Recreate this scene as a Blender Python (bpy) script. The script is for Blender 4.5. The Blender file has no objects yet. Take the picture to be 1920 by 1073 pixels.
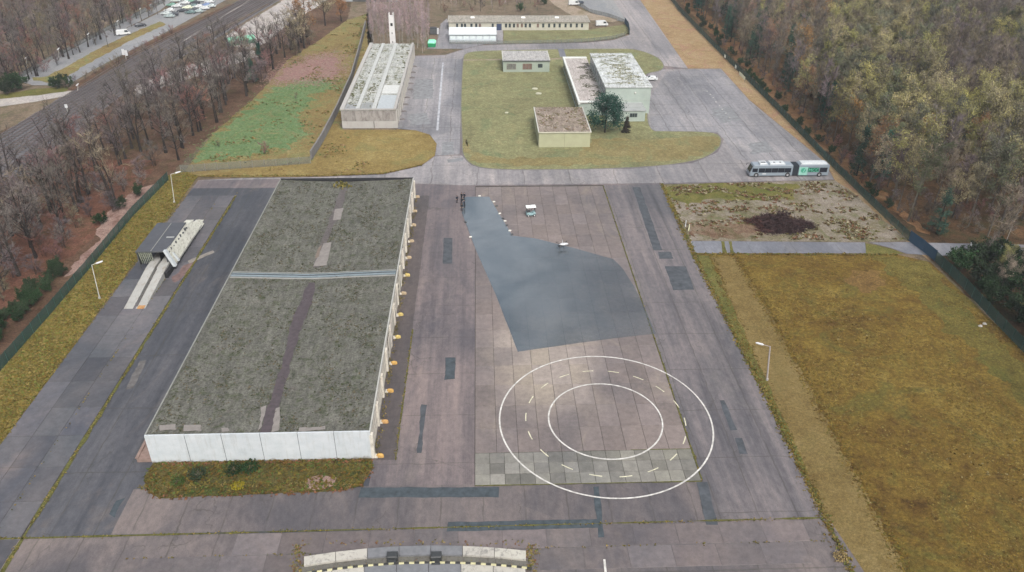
import bpy, bmesh, math, random
import numpy as np
from mathutils import Vector, Matrix, noise as mnoise
R = random.Random(7)
NR = np.random.RandomState(11)
S = bpy.context.scene
C = S.collection
PI = math.pi

# ---------------------------------------------------------------- camera
CAMH = 75.0
F_PX, YAW, PITCH, ROLL = 1475.85, 0.0438304, 0.5444091, 0.010071
def _rot(x, f, y):
    X = math.cos(ROLL)*x - math.sin(ROLL)*y; Y = math.sin(ROLL)*x + math.cos(ROLL)*y
    a = (X, f*math.cos(PITCH) + Y*math.sin(PITCH), -f*math.sin(PITCH) + Y*math.cos(PITCH))
    return Vector((a[0]*math.cos(YAW) + a[1]*math.sin(YAW), -a[0]*math.sin(YAW) + a[1]*math.cos(YAW), a[2]))
def P(px, py, z=0.0):
    """survey: photo point -> place on the level z"""
    d = _rot(px - 960, F_PX, -(py - 536.5))
    t = (z - CAMH)/d.z
    return (d.x*t, d.y*t)
cam_d = bpy.data.cameras.new('camera'); cam = bpy.data.objects.new('camera', cam_d); C.objects.link(cam)
rt, up, fw = _rot(1, 0, 0), _rot(0, 0, 1), _rot(0, 1, 0)
M = Matrix((rt, up, -fw)).transposed().to_4x4(); M.translation = (0, 0, CAMH)
cam.matrix_world = M
cam_d.lens = F_PX/1920*36; cam_d.sensor_width = 36; cam_d.clip_end = 5000; cam_d.clip_start = 0.5
S.camera = cam
# ---------------------------------------------------------------- light
W = bpy.data.worlds.new('World'); S.world = W; W.use_nodes = True
nt = W.node_tree; bg = nt.nodes['Background']
sky = nt.nodes.new('ShaderNodeTexSky'); sky.sky_type = 'NISHITA'; sky.sun_disc = False
SUN_EL, SUN_AZ = math.radians(50), math.radians(160)
sky.sun_elevation = SUN_EL; sky.sun_rotation = SUN_AZ
sky.air_density = 1.6; sky.dust_density = 6.0; sky.ozone_density = 1.0
hsv = nt.nodes.new('ShaderNodeHueSaturation'); hsv.inputs['Saturation'].default_value = 0.38
nt.links.new(sky.outputs[0], hsv.inputs['Color'])
nt.links.new(hsv.outputs[0], bg.inputs[0]); bg.inputs[1].default_value = 0.15
sl = bpy.data.lights.new('sun', 'SUN'); sl.energy = 1.5; sl.angle = math.radians(20); sl.color = (1, .96, .91)
so = bpy.data.objects.new('sun', sl); C.objects.link(so)
# direction to the sun (azimuth measured from +Y towards +X)
ds = Vector((math.sin(SUN_AZ)*math.cos(SUN_EL), math.cos(SUN_AZ)*math.cos(SUN_EL), math.sin(SUN_EL)))
so.rotation_euler = ds.to_track_quat('Z', 'Y').to_euler()
S.view_settings.view_transform = 'Standard'; S.view_settings.look = 'None'
S.view_settings.exposure = 0.44; S.view_settings.gamma = 1; S.view_settings.use_curve_mapping = False
S.render.engine = 'CYCLES'; S.cycles.max_bounces = 6; S.cycles.transparent_max_bounces = 24

# ---------------------------------------------------------------- materials
class NT:
    def __init__(s, name):
        s.m = bpy.data.materials.new(name); s.m.use_nodes = True; s.t = s.m.node_tree
        s.b = s.t.nodes['Principled BSDF']; s.geo = None
    def n(s, typ, **kw):
        o = s.t.nodes.new(typ)
        for k, v in kw.items(): setattr(o, k, v)
        return o
    def link(s, a, b): s.t.links.new(a, b)
    def pos(s, scale=(1, 1, 1), rot=0.0):
        if not s.geo: s.geo = s.n('ShaderNodeNewGeometry')
        mp = s.n('ShaderNodeMapping'); mp.inputs['Scale'].default_value = scale; mp.inputs['Rotation'].default_value = (0, 0, rot)
        s.link(s.geo.outputs['Position'], mp.inputs['Vector']); return mp.outputs[0]
    def noise(s, sc=1, scale=(1, 1, 1), detail=4, rough=.6, dist=0, rot=0.0):
        o = s.n('ShaderNodeTexNoise'); o.inputs['Scale'].default_value = sc; o.inputs['Detail'].default_value = detail
        o.inputs['Roughness'].default_value = rough; o.inputs['Distortion'].default_value = dist
        s.link(s.pos(scale, rot), o.inputs['Vector']); return o.outputs['Fac']
    def ramp(s, fac, stops, interp='LINEAR'):
        o = s.n('ShaderNodeValToRGB'); o.color_ramp.interpolation = interp
        e = o.color_ramp.elements
        while len(e) < len(stops): e.new(.5)
        for i, (p, c) in enumerate(stops):
            e[i].position = p
            e[i].color = (c, c, c, 1) if not hasattr(c, '__len__') else (*c, 1)
        s.link(fac, o.inputs[0]); return o.outputs[0]
    def mix(s, fac, a, b, mode='MIX'):
        o = s.n('ShaderNodeMix', data_type='RGBA', blend_type=mode)
        for k, v in ((0, fac), (6, a), (7, b)):
            if hasattr(v, 'is_linked'): s.link(v, o.inputs[k])
            else: o.inputs[k].default_value = v if k == 0 else (*v, 1)
        return o.outputs[2]
    def objrand(s, col, amt=.15, sat=.1, hue=.01):
        oi = s.n('ShaderNodeObjectInfo'); h = s.n('ShaderNodeHueSaturation')
        def mr(a, b, src):
            m = s.n('ShaderNodeMapRange'); m.inputs[3].default_value = a; m.inputs[4].default_value = b
            s.link(src, m.inputs[0]); return m.outputs[0]
        w = s.n('ShaderNodeTexWhiteNoise', noise_dimensions='1D'); s.link(oi.outputs['Random'], w.inputs['W'])
        s.link(mr(1-amt, 1+amt, oi.outputs['Random']), h.inputs['Value'])
        s.link(mr(1-sat, 1+sat, w.outputs['Value']), h.inputs['Saturation'])
        s.link(mr(.5-hue, .5+hue, w.outputs['Value']), h.inputs['Hue'])
        s.link(col, h.inputs['Color']); return h.outputs[0]
    def bump(s, h, strength=.4, dist=.1):
        o = s.n('ShaderNodeBump'); o.inputs['Strength'].default_value = strength; o.inputs['Distance'].default_value = dist
        s.link(h, o.inputs['Height']); s.link(o.outputs[0], s.b.inputs['Normal'])
    def out(s, col, rough=.85, spec=.3, metal=0):
        if hasattr(col, 'is_linked'): s.link(col, s.b.inputs['Base Color'])
        else: s.b.inputs['Base Color'].default_value = (*col, 1)
        if hasattr(rough, 'is_linked'): s.link(rough, s.b.inputs['Roughness'])
        else: s.b.inputs['Roughness'].default_value = rough
        s.b.inputs['Specular IOR Level'].default_value = spec; s.b.inputs['Metallic'].default_value = metal
        return s.m

def M_plain(name, col, rough=.7, spec=.3, metal=0, var=.12, sc=1.5):
    t = NT(name); f = t.noise(sc, detail=4)
    k = t.ramp(f, [(.3, tuple(c*(1-var) for c in col)), (.7, tuple(min(1, c*(1+var)) for c in col))])
    return t.out(k, rough, spec, metal)

def M_asphalt(name, a, b, stain=(.2, .17, .15), lanes=.5, joints=(6.0, 3.4), jamt=.55, rot=0.0, sheen=.5, stain_amt=.4, spots=.5, jw=.10, wob=.5):
    """worn paving: broad damp/dry areas, streaks along the lanes, fine grain, filled joints and cracks"""
    t = NT(name); K = (.90, .895, .875)
    a, b, stain = [tuple(q*k for q, k in zip(c_, K)) for c_ in (a, b, stain)]
    big = t.noise(1, (.05, .022, .05), 5, .62, .6)
    c = t.ramp(big, [(.40, b), (.58, a)])
    st = t.noise(1, (.55, .018, .5), 5, .7, .1)
    c = t.mix(lanes, c, t.mix(1, c, t.ramp(st, [(.3, (.50, .52, .57)), (.5, (.95, .95, .97)), (.7, (1.42, 1.36, 1.30))]), 'MULTIPLY'))
    dry = t.noise(1, (.09, .05, .1), 6, .7, 1.2)
    m = t.ramp(dry, [(.56, 0), (.70, stain_amt)])
    c = t.mix(m, c, stain)
    pt = t.n('ShaderNodeTexVoronoi', feature='F1'); pt.inputs['Scale'].default_value = 1
    t.link(t.pos((.13, .07, .1)), pt.inputs['Vector'])
    sp = t.n('ShaderNodeSeparateColor'); t.link(pt.outputs['Color'], sp.inputs[0])
    c = t.mix(spots, c, t.mix(1, c, t.ramp(sp.outputs[0], [(0, (.78, .8, .85)), (1, (1.14, 1.1, 1.08))]), 'MULTIPLY'))
    md = t.noise(1, (1.3, .7, 1), 6, .72)
    c = t.mix(1, c, t.ramp(md, [(.3, (.74, .74, .76)), (.7, (1.22, 1.2, 1.18))]), 'MULTIPLY')
    fi = t.noise(14, detail=3, rough=.75)
    c = t.mix(1, c, t.ramp(fi, [(.3, .72), (.7, 1.2)]), 'MULTIPLY')
    # joints
    ds = t.n('ShaderNodeTexNoise'); ds.inputs['Scale'].default_value = .5 if wob < 1 else .17; ds.inputs['Detail'].default_value = 4
    t.link(t.pos(rot=rot), ds.inputs['Vector'])
    ma = t.n('ShaderNodeVectorMath', operation='MULTIPLY_ADD'); t.link(ds.outputs['Color'], ma.inputs[0])
    ma.inputs[1].default_value = (wob, wob, 0); t.link(t.pos(rot=rot), ma.inputs[2])
    br = t.n('ShaderNodeTexBrick'); br.offset = .0; br.inputs['Scale'].default_value = 1
    br.inputs['Brick Width'].default_value = joints[1]; br.inputs['Row Height'].default_value = joints[0]
    br.inputs['Mortar Size'].default_value = jw; br.inputs['Mortar Smooth'].default_value = .3
    t.link(ma.outputs[0], br.inputs['Vector'])
    gate = t.ramp(t.noise(.35, detail=3), [(.35, .35), (.55, 1)])
    jm = t.mix(1, br.outputs['Fac'], gate, 'MULTIPLY')
    jj = t.mix(1, jm, (jamt, jamt, jamt), 'MULTIPLY')
    c = t.mix(jj, c, (.045, .042, .034))
    # cracks
    vo = t.n('ShaderNodeTexVoronoi', feature='DISTANCE_TO_EDGE'); vo.inputs['Scale'].default_value = .16
    vm = t.n('ShaderNodeVectorMath', operation='MULTIPLY_ADD'); t.link(ds.outputs['Color'], vm.inputs[0])
    vm.inputs[1].default_value = (3.5, 3.5, 0); t.link(t.pos(), vm.inputs[2]); t.link(vm.outputs[0], vo.inputs['Vector'])
    cr = t.ramp(vo.outputs['Distance'], [(.0, 1), (.014, 0)])
    g2 = t.ramp(t.noise(.12, detail=2), [(.52, 0), (.62, .6)])
    c = t.mix(t.mix(1, cr, g2, 'MULTIPLY'), c, (.04, .038, .03))
    ro = t.ramp(big, [(.3, sheen-.1), (.7, sheen+.2)])
    t.bump(t.mix(.5, fi, md), .25, .05)
    return t.out(c, ro, .32)

def M_grass(name, cols, patch=None, sc=1.0, dark=.45):
    """rough autumn grass: cols = 4 colours from dark to pale; patch = colour of a second growth"""
    t = NT(name)
    a = t.noise(.05*sc, detail=6, rough=.68, dist=.8); b = t.noise(.32*sc, detail=6, rough=.72, dist=.5)
    mm = t.n('ShaderNodeMath', operation='ADD'); t.link(a, mm.inputs[0]); t.link(b, mm.inputs[1])
    hf = t.n('ShaderNodeMath', operation='MULTIPLY'); t.link(mm.outputs[0], hf.inputs[0]); hf.inputs[1].default_value = .5
    c = t.ramp(hf.outputs[0], [(.38, cols[0]), (.46, cols[1]), (.54, cols[2]), (.64, cols[3])])
    if patch:
        c = t.mix(t.ramp(t.noise(.09*sc, detail=5, rough=.7, dist=1.5, rot=.7), [(.52, 0), (.64, .75)]), c, patch)
    f1 = t.noise(1.6*sc, detail=5, rough=.8, dist=.4); f2 = t.noise(7, detail=4, rough=.8)
    c = t.mix(1, c, t.ramp(f1, [(.32, dark), (.5, .95), (.68, 1.5)]), 'MULTIPLY')
    c = t.mix(1, c, t.ramp(f2, [(.3, .6), (.7, 1.35)]), 'MULTIPLY')
    t.bump(t.mix(.4, f1, f2), .9, .35)
    return t.out(c, .95, .15)

A_MAIN = M_asphalt('asphalt_main', (.190, .160, .160), (.110, .100, .110), (.25, .215, .195), .7, (9.8, 40), .4)
A_LEFT = M_asphalt('asphalt_left', (.084, .088, .102), (.050, .055, .067), (.150, .128, .118), .6, (13, 5.2), .6, sheen=.5, stain_amt=.6)
A_GUT = M_asphalt('asphalt_gutter', (.105, .090, .090), (.075, .068, .072), (.13, .11, .10), .3, (8, 50), .4)
A_RIGHT = M_asphalt('asphalt_right', (.165, .150, .156), (.098, .096, .106), (.20, .185, .175), .8, (9.8, 4.9), .5)
A_ROAD = M_asphalt('asphalt_road', (.30, .287, .295), (.205, .20, .21), (.35, .325, .31), .55, (14, 11), .5, sheen=.6, jw=.15, wob=1.7)
A_FRONT = M_asphalt('asphalt_front', (.172, .148, .145), (.092, .087, .096), (.20, .17, .155), .2, (60, 5.3), .5)
A_YARD = M_asphalt('asphalt_yard', (.275, .273, .29), (.165, .168, .185), (.35, .34, .33), .6, (9.5, 7.5), .55, sheen=.6, jw=.14, wob=1.5)
A_PATH = M_asphalt('asphalt_path', (.21, .22, .25), (.14, .148, .175), (.22, .21, .21), .2, (30, 9), .4)
A_PATCH = M_plain('tar_patch', (.050, .062, .072), .85, .15, var=.3, sc=1.2)
A_PATCH2 = M_plain('weathered_patch', (.062, .069, .079), .85, .15, var=.3, sc=.8)
A_FAINT = M_plain('faint_worn_patch', (.105, .100, .10), .85, .15, var=.3, sc=1)
A_YPATCH = M_plain('faint_patch', (.185, .19, .20), .85, .15, var=.3, sc=.8)
A_WORN = M_plain('pale_worn_patch', (.19, .172, .155), .8, .3, var=.3, sc=1.0)

def M_slab(name, a, b, blot=(.24, .21, .18), amt=.14):
    t = NT(name); K = (.93, .905, .87)
    a, b, blot = [tuple(q*k for q, k in zip(c_, K)) for c_ in (a, b, blot)]
    c = t.ramp(t.noise(1, (.055, .04, .1), 5, .65, .6), [(.36, b), (.62, a)])
    c = t.mix(t.ramp(t.noise(1, (.12, .05, .1), 5, .7, 1), [(.55, 0), (.7, .5)]), c, blot)
    if name == 'concrete_slab':   # warm sky sheen beside the circles, painted into the slab colour
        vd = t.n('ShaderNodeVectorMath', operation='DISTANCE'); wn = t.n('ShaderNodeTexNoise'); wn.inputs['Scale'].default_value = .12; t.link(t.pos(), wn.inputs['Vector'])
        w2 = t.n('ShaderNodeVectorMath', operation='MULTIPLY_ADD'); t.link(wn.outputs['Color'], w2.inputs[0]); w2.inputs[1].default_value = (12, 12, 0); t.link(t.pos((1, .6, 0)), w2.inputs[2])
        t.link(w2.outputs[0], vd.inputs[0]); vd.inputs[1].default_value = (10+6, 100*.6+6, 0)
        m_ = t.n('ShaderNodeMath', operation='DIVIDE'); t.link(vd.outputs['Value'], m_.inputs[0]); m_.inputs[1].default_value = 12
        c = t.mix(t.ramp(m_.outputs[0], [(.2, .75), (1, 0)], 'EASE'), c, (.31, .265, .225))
    c = t.objrand(c, amt, .15, .012)
    c = t.mix(1, c, t.ramp(t.noise(1.1, detail=6, rough=.75), [(.3, .76), (.7, 1.2)]), 'MULTIPLY')
    f = t.noise(13, detail=3, rough=.75); c = t.mix(1, c, t.ramp(f, [(.3, .78), (.7, 1.16)]), 'MULTIPLY')
    t.bump(f, .2, .03)
    return t.out(c, .62, .4)
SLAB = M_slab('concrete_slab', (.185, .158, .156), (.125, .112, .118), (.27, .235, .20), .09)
TILE = M_slab('small_paving_slab', (.195, .192, .175), (.145, .147, .145), (.25, .24, .20), .3)
LSLAB = M_slab('dark_pavement_slab', (.115, .110, .122), (.062, .068, .085), (.20, .155, .145), .22)
JOINT = M_plain('joint_fill', (.042, .038, .032), .95, .1, var=.35, sc=.8)

G_FIELD = M_grass('field_grass', [(.074, .042, .011), (.115, .072, .015), (.148, .100, .021), (.19, .138, .036)], (.096, .086, .021), 1, .5)
G_STRIP = M_grass('verge_grass', [(.09, .068, .018), (.135, .103, .026), (.175, .135, .034), (.23, .18, .055)], (.10, .10, .028), 1.6, .6)
G_TRACK = M_grass('worn_track', [(.118, .082, .028), (.150, .107, .038), (.178, .130, .050), (.21, .158, .068)], (.15, .115, .042), 1.5, .78)
G_EDGE = M_grass('green_edge', [(.075, .072, .022), (.11, .105, .03), (.135, .125, .036), (.17, .145, .05)], (.085, .10, .025), 2, .6)
G_LAWN = M_grass('lawn_grass', [(.135, .128, .066), (.170, .165, .085), (.195, .195, .10), (.24, .22, .115)], (.135, .165, .085), .8, .75)
G_LAWN2 = M_grass('dry_lawn_grass', [(.135, .095, .034), (.185, .132, .046), (.22, .165, .06), (.26, .21, .085)], (.165, .155, .06), 1, .7)
G_ORANGE = M_grass('dry_verge', [(.20, .135, .07), (.26, .18, .095), (.29, .21, .115), (.31, .24, .15)], (.28, .155, .11), 1.2, .8)
G_MEADOW = M_grass('meadow_grass', [(.13, .10, .04), (.19, .135, .055), (.20, .165, .065), (.26, .21, .10)], (.13, .165, .065), 1.2, .6)
G_GREEN = M_grass('fresh_green_growth', [(.085, .125, .05), (.105, .175, .075), (.13, .20, .095), (.20, .19, .085)], (.21, .165, .075), 2.2, .65)
G_PINK = M_grass('pink_cinder_ground', [(.20, .115, .105), (.26, .145, .135), (.27, .17, .155), (.25, .21, .15)], (.17, .15, .08), 2, .8)
G_LITTER = M_grass('leaf_litter', [(.055, .032, .02), (.088, .050, .032), (.115, .068, .045), (.14, .09, .06)], (.065, .058, .025), 1.4, .5)
G_RUST = M_grass('rusty_leaf_litter', [(.080, .036, .024), (.115, .052, .034), (.145, .068, .046), (.15, .09, .055)], (.06, .045, .02), 1.5, .55)
G_SOIL = M_grass('pink_soil', [(.15, .085, .068), (.24, .155, .13), (.30, .21, .18), (.36, .27, .23)], (.12, .06, .045), 2.4, .7)
G_SAND = M_grass('sandy_ground', [(.095, .085, .045), (.155, .135, .085), (.215, .185, .15), (.26, .23, .195)], (.12, .125, .055), 1.6, .6)
G_HALL = M_grass('weedy_bank', [(.040, .038, .014), (.080, .068, .022), (.115, .092, .03), (.16, .13, .055)], (.045, .068, .018), 2.6, .4)
G_FLOOR = M_grass('forest_floor', [(.040, .026, .014), (.07, .042, .022), (.10, .058, .03), (.15, .085, .04)], (.04, .048, .018), 1.6, .4)
G_DIRT = M_grass('dirt_track', [(.20, .16, .11), (.25, .20, .15), (.29, .24, .19), (.31, .27, .22)], (.17, .14, .08), 1, .85)
G_SCRUB = M_grass('scrub_ground', [(.085, .07, .05), (.13, .10, .07), (.17, .13, .09), (.20, .16, .12)], (.10, .095, .05), 1, .6)
BALLAST = M_asphalt('track_ballast', (.118, .115, .125), (.085, .085, .095), (.14, .12, .12), .0, (300, 300), 0)
LOT = M_asphalt('parking_lot_asphalt', (.26, .27, .28), (.21, .22, .235), (.27, .26, .25), .1, (30, 30), .2)
PALE = M_grass('pale_gravel', [(.28, .26, .25), (.33, .31, .30), (.38, .35, .33), (.42, .38, .34)], (.24, .22, .19), .8, .85)

PAINT = M_plain('road_paint_white', (.47, .46, .44), .7, .3, var=.34, sc=1.6)
PAINT2 = M_plain('faded_road_paint', (.50, .48, .36), .8, .3, var=.3, sc=2)
PAINT3 = M_plain('worn_road_paint', (.33, .34, .37), .8, .3, var=.3, sc=.5)

# ---------------------------------------------------------------- helpers
def tag(o, label=None, cat=None, group=None, kind=None):
    if label: o['label'] = label
    if cat: o['category'] = cat
    if group: o['group'] = group
    if kind: o['kind'] = kind
    return o
def empty(name, loc=(0, 0, 0), rz=0, label=None, cat=None, group=None):
    o = bpy.data.objects.new(name, None); C.objects.link(o); o.location = loc; o.rotation_euler = (0, 0, rz)
    o.empty_display_size = .3
    return tag(o, label, cat, group)
def mk(name, me, parent=None, loc=None):
    o = bpy.data.objects.new(name, me); C.objects.link(o)
    if parent: o.parent = parent
    if loc is not None: o.location = loc
    return o
def mesh(name, v, f, mats, mi=None, smooth=False):
    me = bpy.data.meshes.new(name); me.from_pydata([tuple(map(float, q)) for q in v], [], f)
    for m in (mats if isinstance(mats, (list, tuple)) else [mats]): me.materials.append(m)
    if mi is not None: me.polygons.foreach_set('material_index', mi)
    if smooth: me.polygons.foreach_set('use_smooth', [True]*len(me.polygons))
    me.update(); return me
class MB:
    def __init__(s): s.v = []; s.f = []; s.mi = []
    def add(s, v, f, mi=0):
        o = len(s.v); s.v += [tuple(q) for q in v]; s.f += [tuple(i+o for i in q) for q in f]; s.mi += [mi]*len(f); return s
    def box(s, x0, x1, y0, y1, z0, z1, mi=0):
        v = [(x0,y0,z0),(x1,y0,z0),(x1,y1,z0),(x0,y1,z0),(x0,y0,z1),(x1,y0,z1),(x1,y1,z1),(x0,y1,z1)]
        return s.add(v, [(0,3,2,1),(4,5,6,7),(0,1,5,4),(1,2,6,5),(2,3,7,6),(3,0,4,7)], mi)
    def cbox(s, x0, x1, y0, y1, z0, z1, b=.05, mi=0):
        """box with chamfered top edges"""
        lo = [(x0,y0,z0),(x1,y0,z0),(x1,y1,z0),(x0,y1,z0)]; md = [(p[0],p[1],z1-b) for p in lo]
        tp = [(x0+b,y0+b,z1),(x1-b,y0+b,z1),(x1-b,y1-b,z1),(x0+b,y1-b,z1)]
        f = [(0,3,2,1),(8,9,10,11)]
        for i in range(4):
            j = (i+1) % 4; f += [(i,j,4+j,4+i),(4+i,4+j,8+j,8+i)]
        return s.add(lo+md+tp, f, mi)
    def prism(s, poly, z0, z1, mi=0):
        n = len(poly); v = [(x,y,z0) for x,y in poly]+[(x,y,z1) for x,y in poly]
        return s.add(v, [tuple(range(n))[::-1], tuple(range(n,2*n))]+[(i,(i+1)%n,n+(i+1)%n,n+i) for i in range(n)], mi)
    def tube(s, pts, radii, n=6, mi=0, cap=True):
        pts = [Vector(p) for p in pts]; v = []; f = []
        for i, p in enumerate(pts):
            d = (pts[min(i+1, len(pts)-1)]-pts[max(i-1, 0)]).normalized()
            a = d.orthogonal().normalized() if abs(d.z) < .95 else Vector((1,0,0)); a = (a - d*a.dot(d)).normalized(); b = d.cross(a)
            for k in range(n):
                q = p + (a*math.cos(2*PI*k/n)+b*math.sin(2*PI*k/n))*radii[i]; v.append(q[:])
        for i in range(len(pts)-1):
            for k in range(n): f.append((i*n+k, i*n+(k+1)%n, (i+1)*n+(k+1)%n, (i+1)*n+k))
        if cap: f.append(tuple(range(n))[::-1]); f.append(tuple(range(len(v)-n, len(v))))
        return s.add(v, f, mi)
    def cyl(s, x, y, z0, z1, r, n=10, mi=0, r1=None): return s.tube([(x,y,z0),(x,y,z1)], [r, r if r1 is None else r1], n, mi)
    def blob(s, c, r, n=8, m=5, mi=0, jit=0, half=False):
        v = []; f = []
        for i in range(m+1):
            th = (PI/2 if half else PI)*i/m
            for k in range(n):
                j = 1+R.uniform(-jit, jit); ph = 2*PI*k/n
                v.append((c[0]+r[0]*j*math.sin(th)*math.cos(ph), c[1]+r[1]*j*math.sin(th)*math.sin(ph), c[2]+r[2]*j*math.cos(th)))
        for i in range(m):
            for k in range(n): f.append((i*n+k, (i+1)*n+k, (i+1)*n+(k+1)%n, i*n+(k+1)%n))
        return s.add(v, f, mi)
    def mesh(s, name, mats, smooth=False): return mesh(name, s.v, s.f, mats, s.mi, smooth)
    def build(s, name, mats, parent=None, loc=None, smooth=False): return mk(name, s.mesh(name, mats, smooth), parent, loc)

def jag(poly, amp, step=.8, seed=0):
    out = []
    n = len(poly)
    for i in range(n):
        a = Vector(poly[i]); b = Vector(poly[(i+1) % n]); L = (b-a).length; k = max(1, min(160, int(L/step)))
        nr = Vector((-(b-a).y, (b-a).x)).normalized() if L > 0 else Vector((0, 0))
        for j in range(k):
            p = a.lerp(b, j/k)
            d = mnoise.noise(Vector((p.x*.35, p.y*.35, seed)))*1.3+mnoise.noise(Vector((p.x*1.7, p.y*1.7, seed+5)))*.7
            out.append((p.x+nr.x*d*amp, p.y+nr.y*d*amp))
    return out
def sheet(name, poly, z, mat, amp=0, parent=None, kind='structure', thick=0, step=.8, seed=0):
    if amp: poly = jag(poly, amp, step, seed)
    bm = bmesh.new(); vs = [bm.verts.new((x, y, z)) for x, y in poly]; f = bm.faces.new(vs)
    f.normal_update()
    if f.normal.z < 0: f.normal_flip()
    if thick:
        r = bmesh.ops.extrude_face_region(bm, geom=[f]); dv = [g for g in r['geom'] if isinstance(g, bmesh.types.BMVert)]
        bmesh.ops.translate(bm, vec=(0, 0, thick), verts=dv)
        bmesh.ops.recalc_face_normals(bm, faces=bm.faces)
    bmesh.ops.triangulate(bm, faces=bm.faces)
    me = bpy.data.meshes.new(name); bm.to_mesh(me); bm.free(); me.materials.append(mat)
    o = mk(name, me, parent)
    if kind and not parent: o['kind'] = kind
    return o
def PP(*pts, z=0): return [P(a, b, z) for a, b in pts]
def inside(poly, x, y):
    c = np.zeros(len(x), bool); n = len(poly)
    for i in range(n):
        x0, y0 = poly[i]; x1, y1 = poly[(i+1) % n]
        if y0 == y1: continue
        k = ((y0 > y) != (y1 > y)) & (x < (x1-x0)*(y-y0)/(y1-y0)+x0); c ^= k
    return c
def scatter(poly, n, mind=0, rs=NR, holes=()):
    a = np.array(poly); lo = a.min(0); hi = a.max(0); pts = []
    x = rs.uniform(lo[0], hi[0], n*8); y = rs.uniform(lo[1], hi[1], n*8)
    k = inside(poly, x, y)
    for h in holes: k &= ~inside(h, x, y)
    x = x[k]; y = y[k]
    if not mind: return np.c_[x, y][:n]
    grid = {}
    for px_, py_ in zip(x, y):
        g = (int(px_//mind), int(py_//mind))
        if any((px_-q[0])**2+(py_-q[1])**2 < mind*mind for i in (-1,0,1) for j in (-1,0,1) for q in grid.get((g[0]+i, g[1]+j), ())): continue
        grid.setdefault(g, []).append((px_, py_)); pts.append((px_, py_))
        if len(pts) >= n: break
    return np.array(pts)
def tufts(name, pts, h, w, mats, label, cat='grass', z=0.0, parent=None):
    """clumps of blades, each three crossed slivers with real height"""
    n = len(pts); rs = NR
    v = np.zeros((n, 3, 3, 3)); mi = rs.randint(0, len(mats), n)
    s = rs.uniform(.5, 1.25, n)
    zz = z if np.isscalar(z) else z[:, None]
    for k in range(3):
        a = rs.uniform(0, 2*PI, n); dx = np.cos(a)*w*s*.5; dy = np.sin(a)*w*s*.5
        v[:, k, 0] = np.c_[pts[:,0]-dx, pts[:,1]-dy, np.zeros(n)]; v[:, k, 1] = np.c_[pts[:,0]+dx, pts[:,1]+dy, np.zeros(n)]
        v[:, k, 2] = np.c_[pts[:,0]+rs.normal(0, w*.4, n), pts[:,1]+rs.normal(0, w*.4, n), h*s*rs.uniform(.6, 1.2, n)]
    v[..., 2] += z if np.isscalar(z) else np.asarray(z)[:, None, None]
    me = bpy.data.meshes.new(name); V = v.reshape(-1, 3)
    me.vertices.add(len(V)); me.vertices.foreach_set('co', V.ravel())
    nf = n*3; me.loops.add(nf*3); me.polygons.add(nf)
    me.loops.foreach_set('vertex_index', np.arange(nf*3)); me.polygons.foreach_set('loop_start', np.arange(0, nf*3, 3))
    me.polygons.foreach_set('loop_total', np.full(nf, 3)); 
    for m in mats: me.materials.append(m)
    me.polygons.foreach_set('material_index', np.repeat(mi, 3)); me.update(); me.validate()
    o = mk(name, me, parent); o['kind'] = 'stuff'
    if label: o['label'] = label; o['category'] = cat
    return o
def copy_tree(o, parent=None, loc=None, rz=None, sc=None):
    c = o.copy(); C.objects.link(c)
    if parent: c.parent = parent
    for ch in o.children: copy_tree(ch, c)
    if loc is not None: c.location = loc
    if rz is not None: c.rotation_euler = (0, 0, rz)
    if sc is not None: c.scale = sc if hasattr(sc, '__len__') else (sc, sc, sc)
    return c
def h_at(x, y, py):
    """height of the point above (x, y) that shows on photo row py (near its column)"""
    best = 0
    lo, hi = 0.0, 60.0
    for _ in range(40):
        m = (lo+hi)/2
        d = Vector((x, y, m-CAMH)); u = d.dot(up)/d.dot(fw)*F_PX
        if 536.5-u > py: lo = m
        else: hi = m
    return lo

# ================================================================ GROUND
sheet('ground', [(-1500, -300), (1500, -300), (1500, 2500), (-1500, 2500)], -.06, G_SCRUB)
# left side
sheet('leaf_litter_ground', PP((-900,1100),(-300,300),(0,245),(100,215),(250,160),(420,72),(560,0),(660,0),(650,45),(560,110),(480,190),(400,250),(345,300),(0,690),(-200,1000)), -.045, G_LITTER, .5)
sheet('rusty_ground', PP((-150,640),(-60,420),(60,350),(170,300),(300,300),(250,370),(180,440),(90,520),(0,620),(-60,700)), -.03, G_RUST, 1.0)
sheet('bare_soil', PP((300,345),(260,350),(215,385),(180,430),(185,452),(140,492),(120,520),(150,510),(215,450),(255,400),(310,340)), -.015, G_SOIL, .7)
sheet('left_verge', PP((366,338),(372,331),(340,318),(315,330),(250,400),(190,468),(110,560),(0,690),(-120,830),(-400,1150),(-80,945),(5,829)), .02, G_STRIP, .30, seed=3)
# meadow behind
MEADOW = PP((345,322),(372,331),(580,329),(700,325),(690,300),(640,240),(640,215),(700,80),(690,25),(650,38),(600,75),(540,112),(500,160),(470,190),(400,250))
sheet('meadow', MEADOW, -.02, G_MEADOW, .4)
sheet('green_patch', PP((365,300),(385,270),(430,235),(470,200),(520,165),(560,150),(620,143),(628,165),(590,180),(560,215),(580,250),(540,275),(470,290),(420,300)), -.01, G_GREEN, 2.8, seed=2)
sheet('cinder_patch', PP((515,152),(540,128),(580,112),(628,108),(632,135),(625,146),(560,150)), .0, G_PINK, 2.2, seed=4)
sheet('west_lawn', PP((372,332),(450,333),(600,331),(720,326),(790,310),(815,292),(819,270),(806,253),(780,245),(745,243),(742,268-24),(640,244),(630,236),(600,270),(585,306),(480,312)), .03, G_LAWN2, .16, seed=6)
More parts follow.
